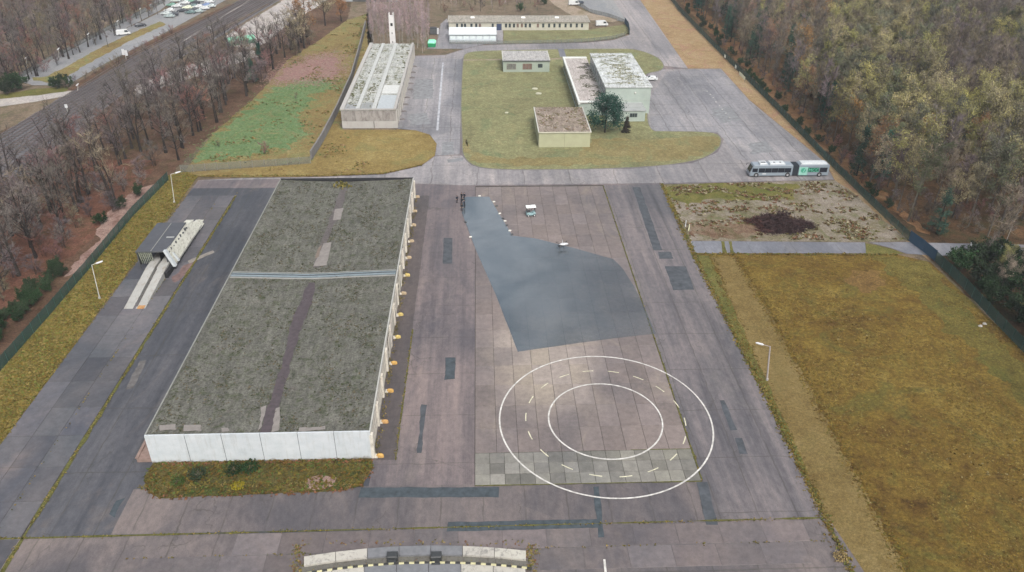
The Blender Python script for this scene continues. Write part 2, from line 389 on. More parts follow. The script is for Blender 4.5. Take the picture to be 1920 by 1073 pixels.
# right side
FIELD = PP((1300,477),(1680,477),(1745,492),(1800,545),(1925,662),(2200,930),(2500,1300),(1660,1300),(1600,1073),(1560,1000))
sheet('field', FIELD, .0, G_FIELD, .1)
sheet('field_track', PP((1335,482),(1378,480),(1450,600),(1520,730),(1600,880),(1700,1075),(1760,1200),(1640,1200),(1590,1075),(1540,960),(1480,830),(1425,700),(1372,580)), .016, G_TRACK, .45, step=.5, seed=8)
sheet('field_green_band', PP((1640,483),(1700,482),(1750,500),(1800,560),(1925,700),(2050,840),(1925,760),(1800,640),(1720,560)), .012, M_grass('mossy_grass', [(.068,.054,.014),(.10,.082,.020),(.13,.105,.026),(.17,.135,.04)], (.085,.088,.022), 1.5, .5), 1.8, seed=41)
sheet('field_rust_patch', PP((1600,510),(1650,508),(1665,535),(1620,548),(1590,530)), .014, M_grass('rust_grass', [(.09,.055,.018),(.14,.085,.028),(.17,.105,.035),(.20,.14,.05)], None, 1.5, .5), 1.5, seed=42)
sheet('field_edge_growth', PP((1300,478),(1330,480),(1380,590),(1430,700),(1490,830),(1545,960),(1590,1075),(1610,1130),(1585,1100),(1560,1000),(1447,765)), .03, G_EDGE, .3, seed=9)
sheet('sand_lot', PP((1241,346),(1330,341),(1400,341),(1565,338),(1600,362),(1660,415),(1705,452),(1640,454),(1293,452)), .01, G_SAND, .35, seed=1)
sheet('sand_lot_weeds', PP((1243,350),(1300,345),(1400,343),(1500,346),(1490,372),(1420,378),(1330,372),(1290,385),(1262,375)), .02, G_EDGE, 1.3, seed=12)
sheet('sand_lot_rust', PP((1290,425),(1330,418),(1380,425),(1420,410),(1440,445),(1360,447),(1295,446)), .022, M_grass('rusty_weeds', [(.09,.05,.03),(.14,.085,.055),(.18,.13,.09),(.20,.17,.12)], (.10,.09,.04), 2.5, .5), 1.8, seed=13)
sheet('fence_strip', PP((1178,-40),(1240,-40),(1270,20),(1335,85),(1450,200),(1545,295),(1700,440),(1745,490),(1700,455),(1600,362),(1565,338),(1545,303),(1405,188),(1352,129),(1290,129),(1180,0)), .0, G_ORANGE, .25, seed=14)
sheet('forest_floor', PP((1262,-60),(1270,15),(1340,88),(1450,200),(1548,295),(1700,440),(1740,480),(1800,540),(1925,655),(2300,1000),(3800,900),(3000,-60)), -.012, G_FLOOR, .5, seed=15)
sheet('orange_litter', PP((1275,5),(1350,80),(1460,195),(1560,295),(1640,372),(1720,430),(1745,440),(1660,365),(1590,290),(1480,175),(1380,75),(1300,0)), -.004, M_grass('orange_litter', [(.09,.045,.02),(.17,.09,.04),(.22,.12,.06),(.24,.17,.09)], (.07,.06,.025), 2.2, .5), .9, seed=33)
# upper middle
sheet('thicket_ground', PP((690,90),(686,20),(760,-20),(1040,-20),(1030,27),(840,29),(845,60),(800,90),(850,92),(835,100),(780,106),(690,106)), -.02, G_SCRUB, .4)
sheet('dirt_track', PP((1040,-20),(1010,-20),(1040,10),(1070,28),(1110,38),(1150,42),(1160,36),(1110,26),(1080,14)), .0, G_DIRT, .3)
sheet('gravel_yard', PP((1070,-30),(1150,-30),(1180,42),(1150,38),(1110,24),(1080,8)), -.01, LOT, .1)

# ---------------------------------------------------------------- paving
PAVE = PP((372,338),(450,334),(600,332),(720,327),(790,311),(816,292),(819,270),(806,253),(780,245),(745,242),(768,105),(835,103),(870,92),(900,85),(943,83),(1100,80),(1150,75),(1180,66),(1178,45),(1150,0),(1120,-60),(1190,-60),(1200,0),(1290,129),(1352,129),(1405,188),(1545,303),(1565,338),(1240,346),(1560,1000),(1602,1075),(1680,1300),(-500,1300),(-330,1150),(5,830))
sheet('apron', PAVE, .036, A_MAIN)
apron = bpy.data.objects['apron']
def lane(name, poly, z, m, amp=0, seed=0): return sheet(name, poly, z, m, amp, seed=seed)
XJ = -55.2    # weed joint
LX0_ = -66.2
lane('left_lane', [(XJ, 20), (-15.0, 20), (-15.0, 78.6), (-44, 79.2), (-44, 163.8), (-15.2, 163.8), (-15.2, 168.7), (LX0_, 168.7), (LX0_, 164.5), (XJ, 164.5)], .044, A_LEFT)
lane('front_lane', [(-45, 67.2), (42.0, 67.2), (42.0, 73.6), (-45, 74.6)], .0485, A_FRONT)
lane('near_lane', [(-80, 10), (50, 10), (42.6, 66.9), (-60, 66.9)], .0485, A_FRONT)
lane('right_lane', [(28.5, 67.4), (41.9, 67.4), (42.0, 168.6), (28.5, 168.6)], .0525, A_RIGHT)
lane('cross_road', PP((372,339),(450,335),(600,333),(720,328),(790,312),(817,293),(866,292),(885,311),(920,318),(1180,317),(1300,306),(1346,286),(1357,262),(1345,249),(1215,246),(1215,131),(1290,130),(1352,130),(1405,189),(1544,303),(1563,337),(1240,344),(870,348),(530,336)), .0565, A_ROAD)
lane('hall_yard', PP((768,106),(835,104),(866,110),(862,290),(816,292),(819,270),(806,253),(780,245),(746,242)), .0605, A_YARD)
lane('right_yard', PP((1250,135),(1290,131),(1351,131),(1404,190),(1543,303),(1480,305),(1380,300),(1357,262),(1345,249),(1222,246),(1215,190)), .0605, A_YARD)
lane('upper_road', PP((766,107),(866,111),(885,100),(940,96),(1050,93),(1190,92),(1235,108),(1246,124),(1290,129),(1200,0),(1190,-58),(1122,-58),(1150,0),(1178,45),(1180,66),(1150,76),(1100,81),(943,84),(900,86),(870,93),(835,104)), .0645, A_ROAD)
sheet('upper_yard', PP((800,92),(850,92),(870,92),(905,84),(943,82),(943,57),(845,57),(838,35),(826,45),(820,75)), .0685, A_YARD, .15)
# upper lawn
LAWNU = PP((944,58),(1100,57),(1176,46),(1179,62),(1150,73),(1100,78),(944,82))
sheet('upper_lawn', LAWNU, .03, G_LAWN, .12, thick=.11, seed=20)
# central island with kerb
def smooth_poly(pts, k=3):
    for _ in range(k):
        o = []
        for i in range(len(pts)):
            a, b = Vector(pts[i]), Vector(pts[(i+1) % len(pts)]); o += [tuple(a.lerp(b, .25)), tuple(a.lerp(b, .75))]
        pts = o
    return pts
ISL = smooth_poly(PP((866,270),(863,200),(867,112),(872,100),(900,96),(1048,93),(1150,92),(1195,93),(1235,108),(1247,124),(1240,134),(1213,138),(1206,150),(1214,190),(1216,247),(1250,247),(1340,248),(1356,262),(1346,285),(1300,306),(1180,317),(990,320),(910,318),(880,309),(866,290)), 2)
sheet('lawn_kerb', ISL, .03, M_plain('kerb_stone', (.15, .145, .135), .85), thick=.13)
def inset(poly, d):
    out = []; n = len(poly)
    ar = sum(poly[i][0]*poly[(i+1)%n][1]-poly[(i+1)%n][0]*poly[i][1] for i in range(n))
    sg = 1 if ar > 0 else -1
    for i in range(n):
        a, b, c = Vector(poly[i-1]), Vector(poly[i]), Vector(poly[(i+1) % n])
        t = (c-a).normalized(); out.append((b.x-sg*t.y*d, b.y+sg*t.x*d))
    return out
ISL_IN = inset(ISL, .22)
sheet('central_lawn', ISL_IN, .1, G_LAWN, .05, thick=.09, step=.6)
sheet('lawn_dry_rim', PP((1110,262),(1200,262),(1335,256),(1350,266),(1335,285),(1280,300),(1150,309),(990,312),(900,308),(876,290),(872,262),(885,285),(940,298),(1080,296)), .196, M_grass('lawn_dry', [(.15,.125,.055),(.19,.155,.07),(.21,.18,.085),(.25,.22,.11)], (.16,.165,.08), 1, .7), 1.3, seed=3)
sheet('island_path', PP((869,115),(940,114),(940,112),(869,113)), .2, G_DIRT)
sheet('lawn_path', PP((1030,113),(1058,112),(1058,110),(1030,111)), .2, G_DIRT)
sheet('asphalt_strip', PP((1046,93),(1057,93),(1062,108),(1050,108)), .205, A_PATH)
# paths right
sheet('side_path', PP((1288,452),(1622,455),(1624,475),(1300,475)), .02, A_PATH, .06)
sheet('side_path_far', PP((1628,455),(1700,454),(1760,456),(1925,459),(2400,462),(2400,486),(1925,477),(1760,480),(1700,476),(1672,466)), .018, A_PATH, .1)
sheet('path_verge', PP((1622,456),(1640,459),(1672,467),(1695,476),(1624,476)), .028, G_EDGE, .2)
for a, b in ((1352,1358),(1366,1372)):
    sheet('path_joint_growth', PP((a,453),(b,453),(b+5,475),(a+3,475)), .03, G_EDGE, .12)

# ---- concrete slabs of the apron (each a piece of its own)
SX0, SX1, SY0, SY1 = -1.3, 28.3, 73.9, 79.85
sheet('slab_bed', [(SX0-.05, SY0-.1), (SX1+.15, SY0-.1), (SX1+.15, 168.6), (SX0-.05, 168.6)], .0565, JOINT)
def slab_mesh(w, l, m, h=.05):
    mb = MB(); g = .021; mb.cbox(g, w-g, g, l-g, 0, h, .02); return mb.mesh('slab', m)
cw = (SX1-SX0)/15; ch = (SY1-SY0)/3; small = slab_mesh(cw, ch, TILE)
for i in range(15):
    for j in range(3):
        o = mk('paving_slab', small, apron, (SX0+i*cw, SY0+j*ch, .05+R.uniform(0, .012)))
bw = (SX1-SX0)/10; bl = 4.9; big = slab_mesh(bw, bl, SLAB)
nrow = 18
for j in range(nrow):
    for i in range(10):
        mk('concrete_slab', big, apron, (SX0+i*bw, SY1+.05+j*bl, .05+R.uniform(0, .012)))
# large slabs of the far left lane
LX0 = -66.2; lw = (XJ-.35-LX0)/3; ll = 6.1
sheet('left_slab_bed', [(LX0, 46), (XJ-.2, 46), (XJ-.2, 164.42), (LX0, 164.42)], .0445, JOINT)
lm = slab_mesh(lw, ll, LSLAB, .04)
for j in range(19):
    for i in range(3):
        mk('pavement_slab', lm, apron, (LX0+i*lw, 48.5+j*ll, .036+R.uniform(0, .012)))
# near row of big plates
nm = slab_mesh(5.3, 3.2, M_slab('front_plate', (.15, .128, .13), (.085, .082, .096), (.2, .17, .16), .2), .035)
for j in range(2):
    for i in range(16):
        if i < 15 and (j == 0 or i > 1): mk('road_plate', nm, apron, (-41.5+i*5.3+(1.1 if j else 0), 60.4+j*3.25, .036+R.uniform(0, .012)))
# repair patches in the asphalt
def patch(pts, m=A_PATCH, amp=.09, z=.0605, seed=0): sheet('asphalt_patch', PP(*pts), z, m, amp, parent=apron, step=.6, seed=seed)
patch([(677,915),(935,914),(935,933),(672,934)])
patch([(840,980),(1122,974),(1122,991),(837,998)], z=.094)
patch([(1112,914),(1123,913),(1133,1008),(1122,1009)], z=.096)
patch([(1306,905),(1326,905),(1346,985),(1324,985)], A_PATCH2, z=.094)
patch([(835,671),(854,671),(853,711),(834,713)])
patch([(832,447),(848,447),(848,495),(830,495)], A_PATCH2)
patch([(1247,500),(1286,500),(1302,544),(1262,545)], A_PATCH2)
patch([(1234,473),(1258,473),(1263,486),(1236,486)], A_PATCH2, .12)
patch([(1349,751),(1358,751),(1382,807),(1369,808)], A_PATCH2)
patch([(1378,822),(1391,822),(1402,852),(1386,852)], A_PATCH2)
patch([(1186,352),(1200,352),(1242,470),(1225,470)], A_PATCH2, .1, .0575)
patch([(205,965),(218,940),(235,934),(224,950),(214,972)], A_PATCH, .12)
patch([(262,678),(276,676),(250,728),(236,731)], A_FAINT, .2, .0575)
patch([(790,760),(800,760),(790,850),(782,850)], A_PATCH2, .15)
patch([(960,640),(1000,656),(1040,670),(985,700),(950,690)], A_WORN, .2, .02)
patch([(1400,270),(1440,265),(1450,285),(1410,290)], A_YPATCH, .8, .0655)
patch([(1330,205),(1365,200),(1390,225),(1350,232)], A_YPATCH, .9, .0655)
patch([(830,268),(850,266),(852,290),(828,292)], A_YPATCH, .2, .0655)
patch([(778,150),(812,148),(812,185),(774,187)], A_YPATCH, .3, .0655)
patch([(765,215),(800,212),(808,232),(770,236)], A_YPATCH, .5, .0655)
patch([(838,300),(870,296),(868,302),(840,306)], A_YPATCH, .2, .0655)
# darker strip beside the hall, with joint growth at its edge
sheet('gutter_strip', [(-15.2, 79), (-12.0, 79), (-11.7, 163.5), (-15.2, 163.5)], .0565, A_GUT, .08)
WEED = [M_plain('moss_a', (.15, .125, .035), .95, .1, var=.4, sc=3), M_plain('moss_b', (.085, .085, .028), .95, .1, var=.4, sc=3), M_plain('moss_c', (.20, .15, .06), .95, .1, var=.4, sc=3)]
def joint(x0, y0, x1, y1, w=.14, n=None, z=.058):
    sheet('mossy_joint', [(x0-w, y0), (x0+w, y0), (x1+w, y1), (x1-w, y1)] if abs(x1-x0) < abs(y1-y0) else [(x0, y0-w), (x0, y0+w), (x1, y1+w), (x1, y1-w)], z, WEED[1], w*.8, parent=apron, step=.5)
joint(XJ, 45, XJ, 164, .22, z=.1); joint(-12.0, 79, -11.8, 110, .09, z=.062); joint(28.42, 74, 28.42, 168, .10, z=.112)
joint(SX0, 73.85, SX1, 73.75, .08, z=.112); joint(-60, 66.95, 42.5, 67.15, .10, z=.1); joint(20, 79.9, 28.3, 79.85, .06, z=.113)
def line_pts(x0, y0, x1, y1, n, sp): 
    t = NR.uniform(0, 1, n); g = (np.sin(t*57)+np.sin(t*131)) > -.7; t = t[g]
    return np.c_[x0+(x1-x0)*t+NR.normal(0, sp, len(t)), y0+(y1-y0)*t+NR.normal(0, sp, len(t))]
WP = np.vstack([line_pts(XJ,45,XJ,166,1500,.14), line_pts(28.42,74,28.42,168,260,.08), line_pts(-14.6,79,-14.6,163,900,.25), line_pts(-12,79,-11.9,110,160,.1), line_pts(-60,67,42,67.1,420,.12), line_pts(-42,63.6,42,63.6,160,.1), line_pts(XJ-3.5,50,XJ-3.5,160,200,.06),
    line_pts(-44.4,74.9,-15.5,74.7,700,.25), line_pts(42.2,60,42.2,168,900,.2), line_pts(-66.4,62,-66.4,166,900,.22)])
tufts('joint_weeds', WP, .14, .22, WEED, 'small mossy weeds growing along the joints of the apron', 'weeds', z=.09)

# ---- painted circles
CX, CY = 17.4, 86.28
def ring(name, r, w, a0=0, a1=2*PI, m=PAINT, n=128, z=.1185, gaps=None):
    v = []; f = []
    for i in range(n+1):
        a = a0+(a1-a0)*i/n; v += [(CX+(r-w/2)*math.cos(a), CY+(r-w/2)*math.sin(a), z), (CX+(r+w/2)*math.cos(a), CY+(r+w/2)*math.sin(a), z)]
    for i in range(n): f.append((2*i, 2*i+1, 2*i+3, 2*i+2))
    return mk(name, mesh(name, v, f, m), apron)
ring('painted_circle', 15.2, .22); ring('painted_circle', 8.15, .22)
p0 = P(880+1357/3.354, 640+510/3.354); a0 = math.atan2(p0[1]-CY, p0[0]-CX); rd = math.hypot(p0[0]-CX, p0[1]-CY)
for k in range(18):
    a = a0+k*2*PI/18; ring('painted_dash', rd, .15, a-.075, a+.075, PAINT2, 6)
sheet('painted_line', PP((1131,1050),(1135,1050),(1139,1085),(1134,1085)), .1, PAINT, parent=apron)
sheet('painted_yard_line', PP((829,118),(832,118),(822,245),(818,245)), .068, PAINT3, .05, parent=apron)
for q in ((745,68),(0,0)):
    pass

# ================================================================ LEFT BACKGROUND: RAILWAY, CAR PARK
U = PP((-160,340),(20,240),(141,166),(235,104),(335,57),(436,7),(520,-40),(600,-90)); L = PP((60,330),(161,231),(248,164),(310,124),(403,74),(520,3),(600,-40),(690,-90))
sheet('rail_bed', U+L[::-1], -.01, BALLAST, .3)
def seg_pts(u, l, t): return [tuple(Vector(a).lerp(Vector(b), t)) for a, b in zip(u, l)]
rail_m = M_plain('rail_steel', (.16, .12, .11), .5, .5, .3, var=.2)
railway = bpy.data.objects['rail_bed']
def resample(pts, n=40):
    d = [0]
    for a, b in zip(pts, pts[1:]): d.append(d[-1]+math.dist(a, b))
    o = []
    for i in range(n+1):
        s_ = d[-1]*i/n; k = max(j for j in range(len(d)) if d[j] <= s_+1e-9); k = min(k, len(pts)-2)
        o.append(tuple(Vector(pts[k]).lerp(Vector(pts[k+1]), (s_-d[k])/(d[k+1]-d[k]))))
    for _ in range(6): o = [o[0]]+[((o[i-1][0]+o[i][0]+o[i+1][0])/3, (o[i-1][1]+o[i][1]+o[i+1][1])/3) for i in range(1, len(o)-1)]+[o[-1]]
    return o
U2, L2 = resample(U), resample(L)
SLP = MB()
for k in range(6):
    tc = .10+.155*k
    for s_ in (-1, 1):
        c = seg_pts(U2, L2, tc); pts = []
        for i, p in enumerate(c):
            a = Vector(c[max(0, i-1)]); b = Vector(c[min(len(c)-1, i+1)]); d = (b-a).normalized(); pts.append((p[0]-d.y*.72*s_, p[1]+d.x*.72*s_, .17))
        MB().tube(pts, [.07]*len(pts), 4).build('rail', rail_m, railway)
    for i in range(len(c)-1):
        a = Vector(c[i]); b = Vector(c[i+1]); d = (b-a).normalized(); nn = int((b-a).length/1.1)
        for j in range(nn):
            p = a.lerp(b, j/nn); q = Vector((-d.y, d.x)); w = d*.13
            SLP.prism([tuple(p-q*1.25-w), tuple(p+q*1.25-w), tuple(p+q*1.25+w), tuple(p-q*1.25+w)], 0, .1)
so_ = SLP.build('sleepers', M_plain('sleeper', (.085, .072, .068), .9, .2), railway); so_['kind'] = 'stuff'
sheet('cable_duct', PP((342,79),(344,76),(470,-2),(474,-2)), .03, PALE)
sheet('lineside_strip', PP((340,92),(420,50),(500,8),(506,8),(425,55),(345,96)), .03, G_SCRUB, .2)
sheet('pale_bank', PP((250,166),(300,138),(390,112),(470,94),(482,106),(400,134),(312,162),(256,184)), -.02, PALE, 1.6, seed=44)
sheet('freight_yard', PP((420,70),(470,38),(520,8),(560,-20),(660,-40),(600,10),(540,45),(500,80),(470,92),(440,88)), .005, PALE, .4)
sheet('service_road', PP((0,180),(60,178),(140,170),(125,180),(60,192),(0,200),(-200,225),(-200,200)), .01, PALE, .15)
sheet('upper_service_road', PP((0,166),(40,152),(140,100),(262,40),(300,20),(330,-5),(345,-25),(325,-25),(270,16),(200,52),(100,104),(20,146),(-60,185)), .005, LOT, .15)
sheet('parking_lot', PP((38,152),(100,120),(180,78),(262,42),(330,8),(370,-25),(470,-25),(420,2),(340,45),(240,98),(180,128),(140,152),(110,160),(60,160)), .01, LOT, .15)
sheet('lot_median', PP((60,146),(85,144),(120,128),(180,94),(230,70),(300,40),(312,46),(250,74),(190,106),(150,128),(120,148),(95,156),(62,150)), .02, G_MEADOW, .5)
sheet('lot_bank', PP((125,168),(170,140),(235,100),(330,54),(430,8),(440,8),(340,60),(245,110),(180,148),(140,170)), .015, G_LITTER, .5)
sheet('lot_hedge_ground', PP((0,178),(60,168),(130,162),(125,172),(60,180),(0,186)), .02, G_EDGE, .4)

# ================================================================ HAZE (thin November air)
HZ = NT('haze'); HZ.t.nodes.remove(HZ.b)
pv = HZ.n('ShaderNodeVolumePrincipled'); pv.inputs['Density'].default_value = 0.00016; pv.inputs['Color'].default_value = (.86, .91, 1, 1)
HZ.link(pv.outputs[0], HZ.t.nodes['Material Output'].inputs['Volume'])
hz = MB().box(-1600, 1600, -400, 2600, -2, 78).build('haze', HZ.m); hz['kind'] = 'stuff'

# ================================================================ BUILDINGS
WHITEWALL = NT('white_panel')
_c = WHITEWALL.ramp(WHITEWALL.noise(1, (.5, .5, .8), 5, .7), [(.3, (.40, .44, .47)), (.7, (.49, .52, .545))])
_c = WHITEWALL.mix(WHITEWALL.ramp(WHITEWALL.noise(1, (2.2, 1, .25), 6, .8), [(.50, 0), (.72, .45)]), _c, (.27, .26, .23))
_z = WHITEWALL.n('ShaderNodeSeparateXYZ'); WHITEWALL.link(WHITEWALL.pos(), _z.inputs[0]); _m = WHITEWALL.n('ShaderNodeMath', operation='MULTIPLY_ADD')
WHITEWALL.link(WHITEWALL.noise(1.2, detail=5), _m.inputs[0]); _m.inputs[1].default_value = 1.3; WHITEWALL.link(_z.outputs[2], _m.inputs[2])
_c = WHITEWALL.mix(WHITEWALL.ramp(_m.outputs[0], [(.65, .75), (1.0, 0)]), _c, (.14, .12, .08))
WHITEWALL = WHITEWALL.out(WHITEWALL.objrand(_c, .03, .05), .7, .3)
def M_dirty(name, base, dirt, lo=.5, hi=.66, sc=(1.3, 1.3, .5), rough=.85):
    t = NT(name); c = t.ramp(t.noise(.7, detail=4), [(.3, tuple(q*.88 for q in base)), (.7, base)])
    c = t.mix(t.ramp(t.noise(1, sc, 6, .78, .4), [(lo, 0), (hi, .9)]), c, dirt)
    return t.out(t.objrand(c, .05, .05), rough, .25)
DIRTYWHITE = M_dirty('dirty_whitewash', (.56, .53, .47), (.16, .135, .11), .52, .68, (2, 2, .9))
GATE = M_dirty('gate_paint', (.52, .49, .43), (.12, .10, .085), .52, .7, (3, 2.5, .6))
DARKGAP = M_plain('dark_opening', (.02, .02, .022), .8, .2)
GLASS = NT('window_glass').out((.035, .045, .05), .12, .6)
def M_roof(name, a, b, moss, mlo, mhi, msc=.6, extra=None):
    t = NT(name)
    c = t.ramp(t.noise(.22, detail=6, rough=.7, dist=.5), [(.35, a), (.65, b)])
    n2 = t.noise(msc, detail=7, rough=.78, dist=.7)
    c = t.mix(t.ramp(n2, [(mlo, 0), (mhi, .9)]), c, moss)
    if extra: c = t.mix(t.ramp(t.noise(.35, detail=6, rough=.75, dist=1), [(.58, 0), (.7, .6)]), c, extra)
    f = t.noise(3.2, detail=6, rough=.85); c = t.mix(1, c, t.ramp(f, [(.36, .45), (.5, .95), (.66, 1.5)]), 'MULTIPLY')
    c = t.mix(1, c, t.ramp(t.noise(1, (1.6, .30, 1), 6, .75, .3), [(.32, .68), (.68, 1.28)]), 'MULTIPLY')
    t.bump(f, .5, .1)
    return t.out(c, .92, .15)
ROOF1 = M_roof('mossy_roof_felt', (.088, .088, .078), (.122, .120, .105), (.048, .057, .030), .49, .64, .7, (.13, .115, .105))
ROOF2 = M_roof('weathered_sheet_roof', (.30, .315, .30), (.40, .405, .385), (.13, .13, .075), .50, .62, .5, (.30, .30, .27))
ROOFH = M_roof('hut_roof', (.19, .15, .12), (.26, .22, .19), (.10, .095, .05), .52, .64, .45, (.40, .35, .30))
ROOFG = M_roof('grey_roof', (.30, .30, .30), (.36, .35, .34), (.27, .27, .24), .55, .7, .4)
ROOF3 = M_roof('white_moss_roof', (.40, .42, .43), (.50, .52, .52), (.13, .14, .085), .50, .6, .35, None)
ROOFW = M_roof('wing_roof', (.33, .30, .285), (.40, .37, .355), (.12, .12, .075), .56, .66, .3, (.34, .28, .25))
OLIVE = M_plain('olive_render', (.33, .335, .225), .85, .2, var=.07, sc=.6)
MINT = M_plain('mint_render', (.27, .315, .27), .85, .2, var=.07, sc=.5)
MINT2 = M_plain('pale_mint_render', (.31, .36, .33), .85, .2, var=.08, sc=.5)
TRIM = M_plain('white_trim', (.44, .44, .41), .7)
DGREY = M_plain('dark_grey_metal', (.07, .075, .08), .6, .4)

# ---- long garage hall
X0, X1, Y0, Y1, HH, VZ = -44.3, -15.1, 79.4, 163.0, 4.7, 4.05
XM = (X0+X1)/2-.6
h1 = empty('garage_hall', ((X0+X1)/2, (Y0+Y1)/2, 0), 0, 'long low garage hall with a mossy grey felt roof and white end wall', 'building')
def part(mb, name, mats, parent, smooth=False):
    """mesh given in world coordinates, made a child of a thing"""
    o = mb.build(name, mats, None, smooth=smooth)
    root = parent
    off = Vector((0, 0, 0)); q = parent; rot = 0
    chain = []
    while q: chain.append(q); q = q.parent
    mw = Matrix.Identity(4)
    for q in chain[::-1]: mw = mw @ Matrix.Translation(q.location) @ q.rotation_euler.to_matrix().to_4x4()
    o.data.transform(mw.inverted()); o.parent = parent
    return o
# roof: two falls to a central valley
nx = 24; ny = 60; v = []; f = []
RZ = lambda x, y: VZ+.02+(HH-.12-VZ)*min(1, abs(x-XM)/((X1-X0)/2))+.035*mnoise.noise(Vector((x*.5, y*.3, 1)))
for j in range(ny+1):
    for i in range(nx+1):
        x = X0+.12+(X1-X0-.24)*i/nx; y = Y0+.2+(Y1-Y0-.4)*j/ny; v.append((x, y, RZ(x, y)))
for j in range(ny):
    for i in range(nx): a = j*(nx+1)+i; f.append((a, a+1, a+nx+2, a+nx+1))
mb = MB(); mb.add(v, f)
roof1 = part(mb, 'roof', ROOF1, h1, True)
def on_roof(name, px, m, amp=.2, dz=.05, seed=0, zf=None):
    pts = [P(a, b, 4.35) for a, b in px]; pts = jag(pts, amp, .6, seed)
    bm = bmesh.new(); vs = [bm.verts.new((x, y, 0)) for x, y in pts]; fc = bm.faces.new(vs)
    bmesh.ops.triangulate(bm, faces=[fc]); 
    for vv in bm.verts: vv.co.z = RZ(vv.co.x, vv.co.y)+dz
    bmesh.ops.recalc_face_normals(bm, faces=bm.faces)
    for fc in bm.faces:
        if fc.normal.z < 0: fc.normal_flip()
    me = bpy.data.meshes.new(name); bm.to_mesh(me); bm.free(); me.materials.append(m)
    o = mk(name, me); me.transform(Matrix.Translation(-h1.location)); o.parent = roof1; return o
on_roof('valley_stain', [(578,528),(592,528),(582,575),(560,625),(548,668),(530,735),(514,790),(506,811),(486,811),(500,765),(520,705),(538,650),(546,600),(566,560)], M_plain('wet_valley_felt', (.062, .050, .056), .7, .3, var=.25), .25, .07, 1)
on_roof('valley_stain', [(640,350),(650,352),(640,395),(622,430),(598,500),(586,500),(604,445),(625,390)], M_plain('damp_valley_felt', (.085, .074, .073), .7, .3, var=.25), .25, .06, 2)
FELTP = M_plain('pale_felt_repair', (.19, .175, .165), .85, .2, var=.15)
on_roof('felt_patch', [(628,391),(644,389),(638,411),(624,412)], FELTP, .08, .10, 3)
on_roof('felt_patch', [(606,455),(622,453),(612,497),(588,498)], FELTP, .12, .10, 4)
on_roof('felt_patch', [(595,465),(604,456),(598,480),(590,484)], M_plain('brownish_felt', (.15, .12, .10), .9), .1, .10, 5)
for k, q in enumerate(([(300,800),(330,797),(330,809),(300,811)],[(345,799),(378,797),(378,809),(345,810)],[(415,802),(430,801),(430,809),(415,810)],[(488,762),(500,758),(492,798),(484,806)],[(516,765),(524,762),(522,806),(508,810)],[(560,802),(610,800),(610,808),(560,809)])):
    on_roof('lichen_patch', q, FELTP, .25, .08, 20+k)
# gutter across the roof (expansion joint)
GUT = M_plain('zinc_flashing', (.19, .235, .26), .45, .5, .2, var=.15)
yj = P(590, 518, 4.2)[1]
for dy, w, m, zz in ((-.75, .28, M_plain('pale_flashing', (.24, .24, .23), .8), .09), (-.15, .5, GUT, .16), (.35, .12, DARKGAP, .10), (.6, .25, GUT, .13), (1.15, .25, M_plain('light_felt', (.19, .20, .19), .9), .08)):
    mb = MB()
    xs = np.linspace(X0+.2, X1-.2, 14)
    for a, b in zip(xs, xs[1:]):
        za, zb = RZ(a, yj)+zz, RZ(b, yj)+zz
        mb.add([(a,yj+dy-w/2,za-.2),(b,yj+dy-w/2,zb-.2),(b,yj+dy+w/2,zb-.2),(a,yj+dy+w/2,za-.2),(a,yj+dy-w/2,za),(b,yj+dy-w/2,zb),(b,yj+dy+w/2,zb),(a,yj+dy+w/2,za)], [(4,5,6,7),(0,1,5,4),(2,3,7,6)])
    part(mb, 'flashing', m, h1)
# edge trims
part(MB().box(X0-.08, X0+.1, Y0+.25, Y1, HH-.25, HH+.03), 'roof_edge', M_plain('edge_metal', (.21, .215, .20), .7), h1)
part(MB().box(X1-.1, X1+.12, Y0+.25, Y1, HH-.25, HH+.04), 'roof_edge', M_plain('pale_edge_metal', (.34, .34, .32), .7), h1)
part(MB().box(X0, X1, Y1-.2, Y1+.1, 0, HH+.05).box(X0+3, X1-2, Y1-.5, Y1-.22, HH-.6, HH-.05), 'back_wall', DARKGAP, h1)
# front wall panels
edges = [275, 347, 415, 487, 557, 625, 693]
xe = [X0-.05]+[P(e, 812, HH)[0] for e in edges[1:-1]]+[X1+.05]
for a, b in zip(xe, xe[1:]):
    part(MB().box(a+.03, b-.03, Y0-.02, Y0+.2, .05, HH+.06+R.uniform(-.01, .01)), 'wall_panel', WHITEWALL, h1)
part(MB().box(X0, X1, Y0+.0, Y0+.17, 0, HH-.02), 'wall_core', DARKGAP, h1)
# left side wall with loading dock
part(MB().box(X0, X0+.2, Y0+.2, Y1-.2, 0, HH-.26), 'side_wall', DIRTYWHITE, h1)
part(MB().box(X0-2.0, X0-.01, Y0+.1, Y1-1, .05, .75).box(X0-2.1, X0-1.7, Y0, Y1-1, .76, .9), 'loading_dock', M_plain('red_brown_concrete', (.21, .15, .13), .9, var=.2), h1)
# right side: bays between white pilasters
NB = 13; ys = np.linspace(Y0+.3, Y1-.3, NB+1)
fa = MB()
for a, b in zip(ys, ys[1:]):
    fa.box(X1-.09, X1+.03, a+.02, b-.02, HH-1.15, HH-.27)
part(fa, 'fascia', DIRTYWHITE, h1)
for i, y in enumerate(ys):
    part(MB().box(X1-.1, X1+.34, y-.35, y+.35, 0, HH-.6), 'pilaster', DIRTYWHITE, h1)
for i, (a, b) in enumerate(zip(ys, ys[1:])):
    m_ = (a+b)/2
    for k, (c, d) in enumerate(((a+.34, m_-.03), (m_+.03, b-.34))):
        ang = R.choice([0, 0, 0, .12, .2])
        g = part(MB().box(X1-.06+ang, X1+.04+ang, c, d, .1, HH-1.2), 'gate', GATE, h1)
    fx = MB()
    for z_ in (1.2, 2.4): fx.box(X1+.05, X1+.11, a+.6, b-.6, z_, z_+.12)
    part(fx, 'gate_rail', GATE, h1)
